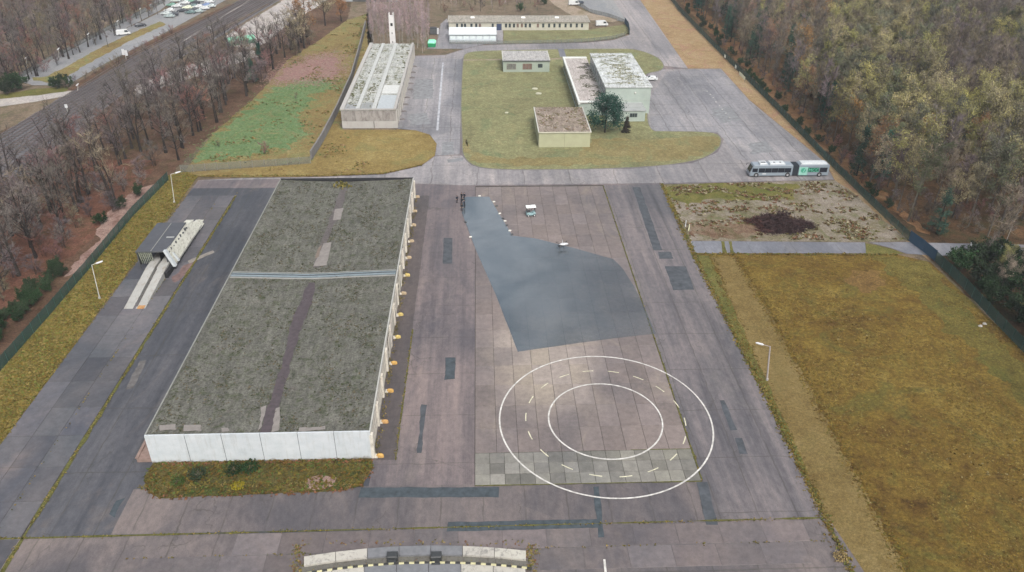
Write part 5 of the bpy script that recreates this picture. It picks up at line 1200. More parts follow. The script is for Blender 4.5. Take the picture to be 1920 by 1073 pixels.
# ================================================================ FENCES
MESHG = NT('green_wire_mesh')
def wire(t, col, dens):
    t.out(col, .6, .3); tr_ = t.n('ShaderNodeBsdfTransparent'); mx = t.n('ShaderNodeMixShader'); mx.inputs[0].default_value = dens
    t.link(tr_.outputs[0], mx.inputs[1]); t.link(t.b.outputs[0], mx.inputs[2]); t.link(mx.outputs[0], t.t.nodes['Material Output'].inputs[0]); return t.m
MESHG = wire(MESHG, (.030, .085, .075), .6); MESHL = wire(NT('light_wire_mesh'), (.16, .17, .15), .35); MESHB = wire(NT('blue_privacy_mesh'), (.030, .075, .13), .9)
POSTG = M_plain('green_post', (.025, .07, .06), .6); POSTL = M_plain('grey_post', (.2, .2, .19), .6)
def fence(name, px, h, lbl, panel, post, step=2.6, solid=0, cat='fence', rails=0):
    pts = [P(a, b) for a, b in px]; root = empty(name, (*pts[0], 0), 0, lbl, cat); o0 = Vector(pts[0])
    line = resample_raw(pts, step)
    for i, p in enumerate(line):
        q = Vector(p)-o0
        if i % (2 if step < 2 else 1) == 0: MB().cyl(q.x, q.y, 0, h+.08, .05, 5).build('post', post, root)
        if i+1 < len(line):
            r = Vector(line[i+1])-o0; d = (r-q); nrm = Vector((-d.y, d.x)).normalized()*(solid/2 if solid else .012)
            a0_, b0_ = q+d*.02, r-d*.02
            MB().prism([tuple(a0_-nrm), tuple(b0_-nrm), tuple(b0_+nrm), tuple(a0_+nrm)], .05, h*(R.uniform(.97, 1.0))).build('fence_panel', panel, root)
    return root
def resample_raw(pts, step):
    d = [0]
    for a, b in zip(pts, pts[1:]): d.append(d[-1]+math.dist(a, b))
    n = max(1, int(d[-1]/step)); o = []
    for i in range(n+1):
        s_ = d[-1]*i/n; k = max(j for j in range(len(d)-1) if d[j] <= s_+1e-9)
        o.append(tuple(Vector(pts[k]).lerp(Vector(pts[k+1]), (s_-d[k])/(d[k+1]-d[k]))))
    return o
fence('mesh_fence', [(316,338),(250,405),(170,502),(90,595),(0,697),(-120,830)], 2.1, 'dark green mesh fence along the left verge below the bare trees', MESHG, POSTG)
fence('mesh_fence', [(340,324),(420,318),(500,313),(583,307)], 1.9, 'thin grey mesh fence between the green meadow and the cross road', MESHL, POSTL)
fence('mesh_fence', [(1252,-6),(1275,22),(1338,88),(1455,205),(1545,298),(1620,372),(1703,452)], 2.0, 'dark green mesh fence between the yards and the wood on the right', MESHG, POSTG)
fence('mesh_fence', [(1752,490),(1800,535),(1860,600),(1925,668),(2060,800)], 2.2, 'dark green mesh fence between the right field and the wood, nearer than the gate', MESHG, POSTG)
fence('blue_gate', [(1703,452),(1728,470),(1752,490)], 2.4, 'blue screened double gate closing the path where the fences meet', MESHB, M_plain('blue_post', (.04, .08, .13)), step=2.9, cat='gate')
CW = M_dirty('concrete_wall', (.19, .185, .185), (.09, .085, .08), .5, .7, (1, 1, .6))
fence('concrete_wall', [(584,300),(604,268),(632,214),(660,150),(676,92),(686,50)], 2.4, 'long grey concrete panel wall between the green meadow and the second hall', CW, CW, step=2.5, solid=.35, cat='wall')
fence('mesh_fence', [(843,83),(943,84),(1050,82),(1110,79),(1150,74),(1172,68)], 1.5, 'low dark fence around the upper lawn in front of the long beige building', MESHL, POSTG)
fence('green_gate', [(1180,66),(1178,54),(1171,44)], 2.4, 'dark green gate at the right tip of the upper lawn', MESHB, POSTG, step=2.5, cat='gate')
fence('mesh_fence', [(1171,44),(1140,32),(1105,24),(1085,10),(1075,0)], 1.6, 'grey mesh fence between the dirt track and the gravel yard at the top', MESHL, POSTL)
fence('mesh_fence', [(25,155),(80,122),(140,90),(200,58),(262,28),(310,4)], 1.6, 'grey mesh fence between the far road and the reddish wood', MESHL, POSTL)
# hedge of creepers along the right fence

# ================================================================ TREES
def M_leaf(name, col, hue=.02, val=.35, sat=.2, rough=.9):
    t = NT(name); c = t.ramp(t.noise(.35, detail=5, rough=.8), [(.3, tuple(q*.65 for q in col)), (.7, tuple(q*1.35 for q in col))])
    return t.out(t.objrand(c, val, sat, hue), rough, .15)
BARK = M_leaf('dark_bark', (.030, .025, .023)); BARKG = M_leaf('grey_bark', (.085, .075, .065)); BARKB = M_leaf('birch_bark', (.26, .245, .225), val=.2)
T_GREY = M_leaf('grey_twigs', (.145, .128, .116)); T_PURP = M_leaf('purplish_twigs', (.14, .112, .118)); T_BROWN = M_leaf('brown_twigs', (.175, .145, .105)); T_RED = M_leaf('reddish_twigs', (.19, .095, .085))
T_PINK = M_leaf('birch_thicket_twigs', (.34, .255, .265), val=.2)
L_OLIVE = M_leaf('olive_leaves', (.245, .225, .105)); L_YEL = M_leaf('yellowed_leaves', (.30, .265, .12)); L_TAN = M_leaf('tan_leaves', (.215, .18, .12)); L_ORG = M_leaf('orange_leaves', (.22, .105, .045))
L_PINE = M_leaf('pine_needles', (.028, .072, .052), val=.3); L_DARK = M_leaf('ivy_leaves', (.024, .045, .020), val=.3); L_GRN = M_leaf('green_leaves', (.07, .10, .03)); L_GREYG = M_leaf('grey_green_leaves', (.115, .125, .075))

def ribbons(p, d, l, w, rs):
    """thin tapering twigs: p start points, d directions (n,3)"""
    n = len(p); a = np.cross(d, rs.normal(size=(n, 3))); a /= np.linalg.norm(a, axis=1)[:, None]+1e-9
    a *= w[:, None]*.5; e = p+d*l[:, None]; m = p+d*(l*.55)[:, None]+rs.normal(0, .06, (n, 3))*l[:, None]
    v = np.stack([p-a, p+a, m+a*.7, e, m-a*.7], 1).reshape(-1, 3)
    return v, [(5*i, 5*i+1, 5*i+2, 5*i+3, 5*i+4) for i in range(n)]
def leaves(c, s, rs):
    n = len(c); a = rs.normal(size=(n, 3)); b = rs.normal(size=(n, 3)); a /= np.linalg.norm(a, axis=1)[:, None]; b -= a*(a*b).sum(1)[:, None]; b /= np.linalg.norm(b, axis=1)[:, None]
    a *= s[:, None]*.5; b *= s[:, None]*.36
    v = np.stack([c-a, c-b, c+a, c+b], 1).reshape(-1, 3)
    return v, [(4*i, 4*i+1, 4*i+2, 4*i+3) for i in range(n)]
def tree(seed, H, spread, bark, twig, n_limb=11, n_twig=520, base=.25, leafm=None, n_leaf=0, leaf_s=.34, up=.75, r0=.16, tw=.055, stems=1, tl=1.5, leaf_h=0):
    rs = np.random.RandomState(seed); T = MB(); tips = []
    for s_ in range(stems):
        ox, oy = (rs.normal(0, .25, 2) if stems > 1 else (0, 0)); lean = rs.normal(0, .05+.07*(stems > 1), 2)*H
        hh = H*(1 if s_ == 0 else rs.uniform(.7, .95)); pts = []; n = 6
        for i in range(n+1):
            t = i/n; pts.append((ox+lean[0]*t*t+rs.normal(0, .07)*t*2, oy+lean[1]*t*t+rs.normal(0, .07)*t*2, hh*.97*t))
        rr = r0/(stems**.4); T.tube(pts, [rr*(1.35 if i == 0 else 1)*(1-i/n*.88) for i in range(n+1)], 6)
        for k in range(n_limb//stems):
            t = base+(1-base)*(k+rs.uniform(0, 1))/(n_limb//stems)*.93; fi = t*n; i = min(int(fi), n-1); p = Vector(pts[i]).lerp(Vector(pts[i+1]), fi-i)
            ph = rs.uniform(0, 2*PI); L_ = spread*(1.05-.7*abs(t-.45))*rs.uniform(.65, 1.1); d = Vector((math.cos(ph), math.sin(ph), up*rs.uniform(.7, 1.5))).normalized()
            q = p+d*L_*.5; d2 = (d+Vector((0, 0, .45))).normalized(); e = q+d2*L_*.55
            T.tube([p, q, e], [rr*(1-t*.8)*.45, rr*(1-t)*.3+.02, .012], 4, cap=False)
            for j in range(5):
                u = rs.uniform(.25, 1.0); b = p.lerp(q, u*2) if u < .5 else q.lerp(e, u*2-1)
                dd = (d+Vector(tuple(rs.normal(0, .65, 3)))+Vector((0, 0, .3))).normalized(); l2 = L_*rs.uniform(.25, .5)
                T.tube([b, b+dd*l2], [.028, .008], 3, cap=False); tips.append((b, dd, l2))
        tips.append((Vector(pts[-2]), Vector((0, 0, 1)), H*.12))
    P0 = np.array([t[0] for t in tips]); D0 = np.array([t[1] for t in tips]); L0 = np.array([t[2] for t in tips])
    trunk = T.mesh('trunk', bark)
    k = rs.randint(0, len(tips), n_twig); u = rs.uniform(.05, 1.1, n_twig)
    p = P0[k]+D0[k]*(L0[k]*u)[:, None]; d = D0[k]*.8+rs.normal(0, .55, (n_twig, 3)); d[:, 2] += .35; d /= np.linalg.norm(d, axis=1)[:, None]
    V, Fc = ribbons(p, d, rs.uniform(.5, 1, n_twig)*tl, rs.uniform(.6, 1.3, n_twig)*tw, rs); V = list(V); mi = [0]*len(Fc)
    mats = [twig]
    if n_leaf:
        kk = rs.randint(0, n_twig, n_leaf); c = p[kk]+d[kk]*(rs.uniform(.2, 1.1, n_leaf)*tl*.8)[:, None]+rs.normal(0, .22, (n_leaf, 3))
        if leaf_h: c = c[c[:, 2] > H*leaf_h]
        v2, f2 = leaves(c, rs.uniform(.5, 1.3, len(c))*leaf_s, rs); o = len(V); V += list(v2); Fc += [tuple(i+o for i in q) for q in f2]; mi += [1]*len(f2); mats.append(leafm)
    return trunk, mesh('crown', V, Fc, mats, mi)
def conifer(seed, H, rad, dark=L_PINE, n=2400, round_=False):
    rs = np.random.RandomState(seed); T = MB(); T.tube([(0,0,0),(0,0,H*.5),(0,0,H*.97)], [.2, .14, .03], 7)
    cs = []
    for k in range(46 if round_ else 60):
        t = rs.uniform(.14, 1) if round_ else rs.uniform(.05, 1); ph = rs.uniform(0, 2*PI)
        rr = rad*(math.sqrt(max(0, 1-((t-.48)/.56)**2)) if round_ else (1-t)**.8)*rs.uniform(.55, 1.0)
        c = Vector((rr*math.cos(ph), rr*math.sin(ph), t*H-(0 if round_ else rr*.15))); T.tube([(0,0,max(.3, c.z-rr*.4)), c], [.05, .015], 3, cap=False); cs.append(c)
    C0 = np.array(cs); k = rs.randint(0, len(cs), n); sp = rad*(.20 if round_ else .13)
    c = C0[k]*rs.uniform(.86, 1.03, (n, 1))+rs.normal(0, 1, (n, 3))*np.array([sp, sp, sp*.55]); V, Fc = leaves(c, rs.uniform(.2, .5, n)*(1 if round_ else .8), rs)
    return T.mesh('trunk', BARK), mesh('crown', list(V), Fc, dark)
def bush(seed, r, h, m, n=260, s=.22, tw=T_BROWN):
    rs = np.random.RandomState(seed); d = rs.normal(size=(60, 3)); d[:, 2] = abs(d[:, 2])+.3; d /= np.linalg.norm(d, axis=1)[:, None]
    V, Fc = ribbons(np.zeros((60, 3)), d, rs.uniform(.5, 1.1, 60)*h, np.full(60, .05), rs); V = list(V); mi = [0]*60
    q = rs.normal(size=(n, 3)); q /= np.linalg.norm(q, axis=1)[:, None]; q *= rs.uniform(.5, 1.1, (n, 1))*np.array([r, r, h*.5]); q[:, 2] += h*.5; q[:, 2] = abs(q[:, 2])
    v2, f2 = leaves(q, rs.uniform(.5, 1.4, n)*s, rs); o = len(V); V += list(v2); Fc += [tuple(i+o for i in z) for z in f2]; mi += [1]*n
    return mesh('foliage', V, Fc, [tw, m], mi)
VAR = {
 'left': [tree(100+i, 12.5, 4.3, BARK, [T_GREY, T_PURP, T_BROWN, T_GREY][i % 4], 16, 560, .22, r0=.30, tw=.045, stems=[1,2,3,1,2,1][i]) for i in range(6)],
 'leftred': [tree(120+i, 10, 3.6, BARK, T_RED, 12, 700, .25, r0=.17, tw=.06) for i in range(2)],
 'oak': [tree(130+i, 12, 5.0, BARK, T_BROWN, 14, 700, .2, L_TAN if i else L_ORG, 2600, .34, r0=.25) for i in range(2)],
 'olive': [tree(140+i, 17, 3.4, BARKG, T_GREY, 14, 620, .35, [L_OLIVE, L_YEL, L_OLIVE, L_GREYG][i], 3000, .27, leaf_h=.3) for i in range(4)],
 'bare': [tree(150+i, 16, 3.0, BARKG, [T_GREY, T_BROWN, T_PURP, T_BROWN][i], 14, 760, .3, up=1.0) for i in range(4)],
 'tan': [tree(160+i, 15, 3.2, BARKG, T_BROWN, 12, 560, .3, [L_TAN, L_OLIVE, L_ORG][i], 1100, .24) for i in range(3)],
 'birch': [tree(170+i, 18, 2.5, BARKB, T_GREY, 14, 560, .4, r0=.16, up=1.3) for i in range(3)],
 'thicket': [tree(180+i, 13, 1.6, BARKB, T_PINK, 12, 300, .35, r0=.08, up=2.2, tl=1.3, tw=.05) for i in range(4)],
 'shrub': [tree(190+i, 5, 2.4, BARK, [T_GREY, T_RED, T_BROWN, T_PURP][i], 12, 520, .05, r0=.07, stems=3, tl=1.2) for i in range(4)],
 'pine': [conifer(200+i, 12, 2.6) for i in range(2)],
 'spruce_bush': [tree(210+i, 4.2, 2.9, BARK, T_BROWN, 14, 200, .02, L_DARK, 2300, .42, r0=.06, stems=4, tl=1.1) for i in range(3)],
}
NAMES = dict(left='bare_tree', leftred='bare_tree', oak='autumn_tree', olive='leafy_tree', bare='bare_tree', tan='autumn_tree', birch='birch_tree', thicket='birch_sapling', shrub='bare_shrub', pine='pine_tree', spruce_bush='evergreen_bush')
CATS = dict(shrub='shrub', spruce_bush='shrub')
def plant(kind, x, y, label, group=None, sc=1.0, i=None, z=-.05):
    t, c = VAR[kind][i if i is not None else R.randrange(len(VAR[kind]))]
    e = empty(NAMES[kind], (x, y, z), R.uniform(0, 2*PI), label, CATS.get(kind, 'tree'), group); k = sc*R.uniform(.85, 1.15); e.scale = (k, k, k*R.uniform(.9, 1.1))
    mk('trunk', t, e); mk('crown', c, e); return e
LABG = {
 'left': ('bare dark-stemmed tree in the belt between the railway and the green meadow', 'bare trees between railway and meadow'),
 'leftred': ('bare tree with reddish twigs in the belt beside the railway', 'red-twigged trees by the railway'),
 'shrub': ('low bare shrub on the leaf-covered slope below the railway trees', 'bare shrubs on the left slope'),
}
BELT = PP((-60,520),(-60,360),(60,345),(160,280),(250,205),(330,150),(420,100),(480,110),(560,70),(590,80),(530,125),(470,180),(400,240),(345,280),(250,310),(180,340),(150,400),(90,470),(0,560))
bpts = scatter(BELT, 190, 4.0)
for x, y in bpts:
    k = 'leftred' if R.random() < .07 else ('shrub' if R.random() < .12 else 'left')
    plant(k, x, y, *LABG[k], sc=1.0 if k != 'shrub' else 1.2)
for a, b, k, i, sc, lb in [(375,245,'left',1,1.15,'big dark multi-stemmed bare tree at the meadow edge, left of the green patch'),(215,385,'left',2,1.1,'tall dark bare tree with forked stems in front of the rusty slope'),(335,300,'left',3,.8,'slim bare tree close to the corner of the meadow'),
        (575,70,'oak',0,1.15,'broad tree with rusty-orange leaves by the upper end of the meadow'),(610,48,'oak',1,1.2,'broad tree with tan-brown leaves at the top of the meadow'),(560,95,'oak',1,.9,'smaller tan-leaved tree below the broad rusty one'),(640,40,'oak',0,.8,'rust-coloured tree nearest to the birch thicket'),
        (490,130,'pine',0,.8,'dark green pine among the bare trees above the pink ground'),(475,155,'pine',1,.7,'shorter dark green pine in front of the taller one by the pink ground')]:
    plant(k, *P(a, b), lb, None, sc, i)
SL = PP((-60,620),(0,430),(90,395),(160,345),(250,325),(290,335),(230,385),(170,430),(110,490),(20,560),(-60,640))
for x, y in scatter(SL, 46, 3.6): plant('shrub', x, y, *LABG['shrub'], sc=.85)
x, y = P(292, 312); plant('shrub', x, y, 'pale grey rounded shrub near the corner of the left mesh fence', None, 1.1, 0)
# dark evergreen cover along the left fence
for x, y in scatter(PP((-40,640),(60,545),(110,500),(125,510),(90,548),(0,640),(-40,690)), 26, 1.5): plant('spruce_bush', x, y, 'dark evergreen bush between the rusty slope and the left mesh fence', 'dark bushes by the left fence', .42)
x, y = P(235, 395); 
for a, b in ((225,392),(190,420),(262,368)): plant('spruce_bush', *P(a, b), 'small green bush by the pinkish bare soil on the left', 'green bushes by the bare soil', .5)
# wood beyond the car park
def mk_src(name, kinds):
    col = bpy.data.collections.new(name)
    for k in kinds:
        for t, c in VAR[k]:
            me = bpy.data.meshes.new(name); bm = bmesh.new(); bm.from_mesh(t); n0 = len(bm.faces); bm.from_mesh(c); bm.faces.ensure_lookup_table()
            for j, f in enumerate(bm.faces): f.material_index = f.material_index+1 if j >= n0 else 0
            bm.to_mesh(me); bm.free(); me.materials.append(t.materials[0])
            for m in c.materials: me.materials.append(m)
            o = bpy.data.objects.new('tree_source', me); col.objects.link(o)
    return col
def gn_wood(name, label, pts, col, smin=.8, smax=1.2, z=-.05, cat='woodland'):
    me = bpy.data.meshes.new(name); me.from_pydata([(x, y, z) for x, y in pts], [], []); o = mk(name, me)
    o['kind'] = 'stuff'; o['label'] = label; o['category'] = cat
    ng = bpy.data.node_groups.new(name, 'GeometryNodeTree'); ng.interface.new_socket('Geometry', in_out='INPUT', socket_type='NodeSocketGeometry'); ng.interface.new_socket('Geometry', in_out='OUTPUT', socket_type='NodeSocketGeometry')
    N = ng.nodes; gi = N.new('NodeGroupInput'); go = N.new('NodeGroupOutput'); ip = N.new('GeometryNodeInstanceOnPoints'); ci = N.new('GeometryNodeCollectionInfo')
    ci.inputs['Collection'].default_value = col; ci.inputs['Separate Children'].default_value = True; ci.inputs['Reset Children'].default_value = True
    rv = N.new('FunctionNodeRandomValue'); rv.data_type = 'FLOAT_VECTOR'; rv.inputs[0].default_value = (0, 0, 0); rv.inputs[1].default_value = (.08, .08, 6.28)
    sv = N.new('FunctionNodeRandomValue'); sv.data_type = 'FLOAT'; sv.inputs[2].default_value = smin; sv.inputs[3].default_value = smax; sv.inputs['Seed'].default_value = 5
    ip.inputs['Pick Instance'].default_value = True; L = ng.links.new
    m2p = N.new('GeometryNodeMeshToPoints'); L(gi.outputs[0], m2p.inputs[0]); L(m2p.outputs[0], ip.inputs['Points']); L(ci.outputs[0], ip.inputs['Instance']); L(rv.outputs[0], ip.inputs['Rotation']); L(sv.outputs[1], ip.inputs['Scale']); L(ip.outputs[0], go.inputs[0])
    md = o.modifiers.new('trees', 'NODES'); md.node_group = ng; return o
TL = PP((-300,330),(-120,245),(0,172),(60,148),(140,108),(200,76),(262,42),(300,22),(300,-60),(-600,-60))
gn_wood('distant_woodland', 'reddish bare wood covering the slope beyond the car park at the top left', scatter(TL, 1700, 3.1), mk_src('wood_source_a', ['leftred', 'left', 'shrub', 'bare']), .65, .95)
for a, b in ((40,168),(24,172),(14,178)): plant('spruce_bush', *P(a, b), 'dark green bush by the junction of the pale roads at the far left', 'green bushes at the road junction', .9)
for a, b in ((100,163),(118,160),(108,168),(128,163)): plant('spruce_bush', *P(a, b), 'dark low hedge bush at the lower tip of the car park', 'hedge bushes below the car park', .6)
for i, (a, b) in enumerate([(180,85),(203,88),(247,50),(296,28),(312,24)]): plant('bare', *P(a, b), 'slim bare tree standing in the median of the car park road', 'bare trees along the car park median', .62)
pt = np.array([tuple(Vector(P(128, 168)).lerp(Vector(P(335, 56)), t)) for t in np.linspace(0, 1, 60)])+NR.normal(0, 1.0, (60, 2))
for x, y in pt[::4]: plant('shrub', x, y, 'low reddish shrub on the bank between the car park and the tracks', 'shrubs on the trackside bank', .5)
# birch thicket behind the second hall
TH = PP((695,90),(690,40),(730,10),(800,15),(822,40),(800,70),(795,98),(765,92))
for x, y in scatter(PP((697,92),(690,45),(712,20),(780,16),(806,40),(806,92),(797,100),(778,98)), 150, 1.75):
    plant('thicket', x, y, 'slender pinkish birch sapling in the dense thicket behind the second hall', 'birch thicket behind the second hall', R.uniform(.6, .9))
UP_ = PP((690,10),(760,-40),(850,-60),(1030,-40),(1010,20),(840,26),(800,10),(740,0))
gn_wood('distant_scrub', 'bare scrub and young trees behind the long beige building', scatter(UP_, 260, 4.0, holes=[[(-64,370),(-35,370),(-35,403),(-64,403)]]), mk_src('wood_source_b', ['thicket', 'shrub', 'bare', 'shrub']), .35, .65, cat='scrub')
for a, b, lb in ((1020,10,'low evergreen bush left of the dirt track at the top'),(975,22,'low evergreen bush behind the roof of the long beige building')): plant('spruce_bush', *P(a, b), lb, None, .7)
# right-hand wood
def fence_x(y):
    return np.interp(y, [60, 120, 150, 163, 190, 260, 330, 400, 480], [P(2060,800)[0]-6, P(1870,610)[0], P(1735,480)[0], P(1620,372)[0], P(1520,270)[0], P(1405,155)[0], P(1310,60)[0], P(1250,0)[0], P(1250,0)[0]-14])
yp0, yp1 = P(1850,480)[1]-.5, P(1850,458)[1]+1.5
WOOD = [(fence_x(y)+(3.2 if y < 175 else 6.5), y) for y in np.linspace(62, 470, 30)]+[(420, 470), (330, 62)]
wp = scatter(WOOD, 5600, 3.6)
off = wp[:, 0]-fence_x(wp[:, 1])
keep = ~((wp[:, 1] > yp0-1.2) & (wp[:, 1] < yp1+1.0))
keep &= ~((wp[:, 1] < yp0) & (wp[:, 1] > yp0-9) & (NR.uniform(0, 1, len(wp)) < .75))
keep &= ~((wp[:, 1] < yp0) & (NR.uniform(0, 1, len(wp)) < .35))
wp = wp[keep]; 
def pxy(x, y, z=0):
    d = Vector((x, y, z-CAMH)); w = d.dot(fw); return 960+d.dot(rt)/w*F_PX, 536.5-d.dot(up)/w*F_PX
vis = np.array([(-40 < pxy(x, y)[0] < 2100) for x, y in wp]); dist = np.hypot(wp[:, 0], wp[:, 1]); order = np.argsort(dist+1e4*(~vis))
near = order[:290]; far = order[290:]
WL = dict(olive=('tall tree with thin olive-yellow leaves in the wood on the right', 'olive-leaved trees in the right wood'), bare=('tall bare grey-brown tree in the wood on the right', 'bare trees in the right wood'),
    tan=('tree with sparse brown leaves in the wood on the right', 'brown-leaved trees in the right wood'), birch=('tall pale-stemmed birch in the wood on the right', 'birches in the right wood'),
    pine=('dark green pine in the wood on the right', 'pines in the right wood'), spruce_bush=('dark evergreen bush on the floor of the right wood', 'evergreen bushes in the right wood'))
def zone(x, y):
    px, py = pxy(x, y, 12); n = mnoise.noise(Vector((x*.03, y*.03, 2)))
    if px > 1760 and py < 165 and n < .35: return 'far_bare'
    if px < 1560 and py < 200: return 'mixed'
    if py < 230 and n > -.25: return 'olive'
    return 'brown'
PR = dict(olive=(('olive',.70),('bare',.17),('tan',.09),('pine',.03),('birch',.01)), brown=(('bare',.38),('tan',.22),('olive',.35),('birch',.03),('pine',.02)), mixed=(('bare',.48),('pine',.12),('tan',.22),('olive',.18)), far_bare=(('bare',1.0),))
for i in near:
    x, y = wp[i]; z_ = zone(x, y); r_ = R.random(); k = 'bare'
    for kk, pr in PR[z_]:
        if r_ < pr: k = kk; break
        r_ -= pr
    e = plant(k, x, y, *WL[k], sc=R.uniform(.82, 1.08)*(.75 if off[i] < 0 else 1)*(.6 if y < yp0-2 else 1))
zs = np.array([zone(*wp[i]) for i in far])
for zn, kinds, lb in (('olive', ['olive', 'olive', 'bare'], 'olive-yellow canopy of the wood on the right, beyond the nearest trees'), ('brown', ['bare', 'tan', 'olive', 'birch'], 'brown canopy of the wood on the right, beyond the nearest trees'), ('mixed', ['bare', 'tan', 'pine'], 'dark mixed wood behind the upper right fence'), ('far_bare', ['bare'], 'bluish bare treetops at the top right')):
    q = wp[far][zs == zn]
    if len(q): gn_wood('woodland', lb, q, mk_src('wood_source_'+zn, kinds), .8, 1.12)
# single near trees and bushes of the wood
for a, b, k, i, sc, lb in [(1842,352,'birch',0,1.05,'leaning pale birch trunk standing out at the right end of the wood'),(1880,470,'birch',1,.55,'pale birch right beside the wooded path'),(1838,500,'birch',2,.45,'small birch below the wooded path, near the gate'),(1722,360,'tan',2,.62,'orange-leaved small tree at the front of the right wood'),
        (1655,340,'thicket',0,.7,'pinkish bare sapling group at the front of the right wood'),(1500,372-40,'spruce_bush',0,.1,None)]:
    if lb: plant(k, *P(a, b), lb, None, sc, i)
for x, y in scatter(PP((1765,485),(1850,482),(1925,490),(2050,500),(2200,900),(1990,690),(1925,645),(1860,575),(1800,520)), 46, 2.7): plant('spruce_bush', x, y, 'dark evergreen bush below the wooded path on the right', 'dark bushes below the wooded path', R.uniform(.55, 1.15))
for x, y in scatter(PP((1350,85),(1400,120),(1480,200),(1560,285),(1700,420),(1725,430),(1640,340),(1500,190),(1400,100)), 40, 2.6): plant('shrub', x, y, 'bare undergrowth shrub just behind the right mesh fence', 'undergrowth behind the right fence', .55)
for x, y in scatter(PP((1275,15),(1340,80),(1450,195),(1560,300),(1640,375),(1700,425),(1715,430),(1560,285),(1450,180),(1340,60),(1290,15)), 34, 3.4): plant('spruce_bush', x, y, 'low green bush along the right mesh fence', 'green bushes along the right fence', .42)
for x, y in scatter(PP((1560,300),(1700,425),(1760,440),(1925,445),(1925,400),(1750,380),(1600,280)), 70, 2.8): plant('shrub', x, y, 'bare brown shrub among the front trunks of the right wood above the path', 'shrubs under the front of the right wood', .5)
# trees on the lawn
t, c = conifer(301, 10.4, 4.3, L_PINE, 7000, True); e = empty('pine_tree', (*P(1134, 250), .15), 0, 'round dark green pine between the olive hut and the mint workshop', 'tree'); mk('trunk', t, e); mk('crown', c, e)
t, c = conifer(302, 4.4, 1.4, M_leaf('dead_needles', (.04, .035, .026)), 1600); e = empty('dead_conifer', (*P(1174, 250), .15), 0, 'small brown withered conifer to the right of the round pine', 'tree'); mk('trunk', t, e); mk('crown', c, e)
# brush heap and weeds of the sandy lot
hp = empty('brush_heap', (*P(1460, 424), 0), 0, 'large dark heap of cut brushwood lying on the sandy lot', 'brush heap')
HM = M_plain('brushwood', (.046, .028, .028), .95, .1, var=.5, sc=1.5); HM2 = M_plain('reddish_brushwood', (.075, .035, .03), .95, .1, var=.4, sc=1.5)
rs = np.random.RandomState(5); n = 5200
a_ = rs.uniform(0, 2*PI, n); rr = np.sqrt(rs.uniform(0, 1, n)); lob = 1+.16*np.sin(3*a_+1)+.12*np.sin(5*a_)+.08*np.sin(9*a_+2); X = rr*lob*np.cos(a_)*6.2; Y = rr*lob*np.sin(a_)*3.7; Y -= X*.12
Z = np.maximum(0, 2.9*(1-rr**1.2))*(.75+.5*np.sin(X*1.1+1)*np.cos(Y*1.3))*rs.uniform(.55, 1.15, n)+.05
d = rs.normal(size=(n, 3)); d[:, 2] *= .35; d /= np.linalg.norm(d, axis=1)[:, None]
V, Fc = ribbons(np.c_[X, Y, Z], d, rs.uniform(.4, 1.7, n), rs.uniform(.07, .18, n), rs)
o = mk('brushwood', mesh('brushwood', list(V), Fc, [HM, HM2], [1 if (x < -3.5 and rs.rand() < .7) else 0 for x in X]), hp); o['kind'] = 'stuff'
MB().blob((0, 0, -.1), (4.4, 2.6, 1.4), 18, 5, jit=.12, half=True).build('heap_core', HM, hp)
RUST_W = [M_plain('rust_weed', (.15, .075, .045), .95, .1, var=.4, sc=1), M_plain('brown_weed', (.10, .07, .035), .95, .1, var=.4, sc=1), M_plain('olive_weed', (.10, .095, .03), .95, .1, var=.4, sc=1), M_plain('pale_weed', (.26, .235, .16), .95, .1, var=.3, sc=1)]
sp_ = scatter(PP((1245,350),(1400,343),(1560,340),(1600,365),(1700,450),(1296,450)), 9000)
g_ = np.array([mnoise.noise(Vector((x*.16, y*.3, 7)))+.6*mnoise.noise(Vector((x*.7, y*.9, 7))) for x, y in sp_]); sp_ = sp_[g_ > .12]
tufts('sand_lot_growth', sp_, .28, .6, RUST_W, 'brown and pale weeds scattered over the sandy lot', 'weeds')
# grass relief
GT = [M_plain('grass_ochre', (.145, .098, .022), .95, .1, var=.4, sc=.8), M_plain('grass_olive', (.098, .080, .019), .95, .1, var=.4, sc=.8), M_plain('grass_brown', (.100, .060, .016), .95, .1, var=.4, sc=.8), M_plain('grass_straw', (.19, .145, .048), .95, .1, var=.3, sc=.8)]
fp = scatter(FIELD, 34000); fp = fp[[0 < pxy(x, y)[0] < 2050 and pxy(x, y)[1] < 1130 for x, y in fp]]
tp = PP((1335,482),(1378,480),(1450,600),(1520,730),(1600,880),(1700,1075),(1760,1200),(1640,1200),(1590,1075),(1540,960),(1480,830),(1425,700),(1372,580))
fp = fp[~inside(tp, fp[:, 0], fp[:, 1])]
g_ = np.array([mnoise.noise(Vector((x*.09, y*.09, 7)))+.8*mnoise.noise(Vector((x*.5, y*.5, 3))) for x, y in fp]); fp = fp[g_ > .02]
tufts('field_grass', fp, .08, .26, GT, 'long brownish grass of the right field', 'grass')
LV = PP((366,338),(372,331),(340,318),(315,330),(250,400),(190,468),(110,560),(0,690),(-120,830),(-80,945),(5,829))
lp = scatter(LV, 12000); tufts('verge_grass', lp, .14, .38, [GT[0], GT[1], GT[3], M_plain('grass_green', (.12, .13, .03), .95, .1, var=.3)], 'rough ochre grass of the left verge', 'grass', z=.02)
bk = scatter(BANK, 1500); tufts('bank_grass', bk, .14, .4, [GT[1], GT[2], M_plain('bank_green', (.06, .085, .022), .95, .1, var=.4), GT[1]], 'weedy grass bank below the white end wall', 'grass', z=.15)
def along(px, n, sp): 
    q = resample_raw([P(a, b) for a, b in px], .3); k = NR.randint(0, len(q), n); return np.array(q)[k]+NR.normal(0, sp, (n, 2))
rp_ = np.vstack([along([(276,900),(278,926),(300,935),(400,932),(480,929),(640,921),(680,912),(697,885)], 130, .18), along([(290,872),(696,864)], 200, .16)])
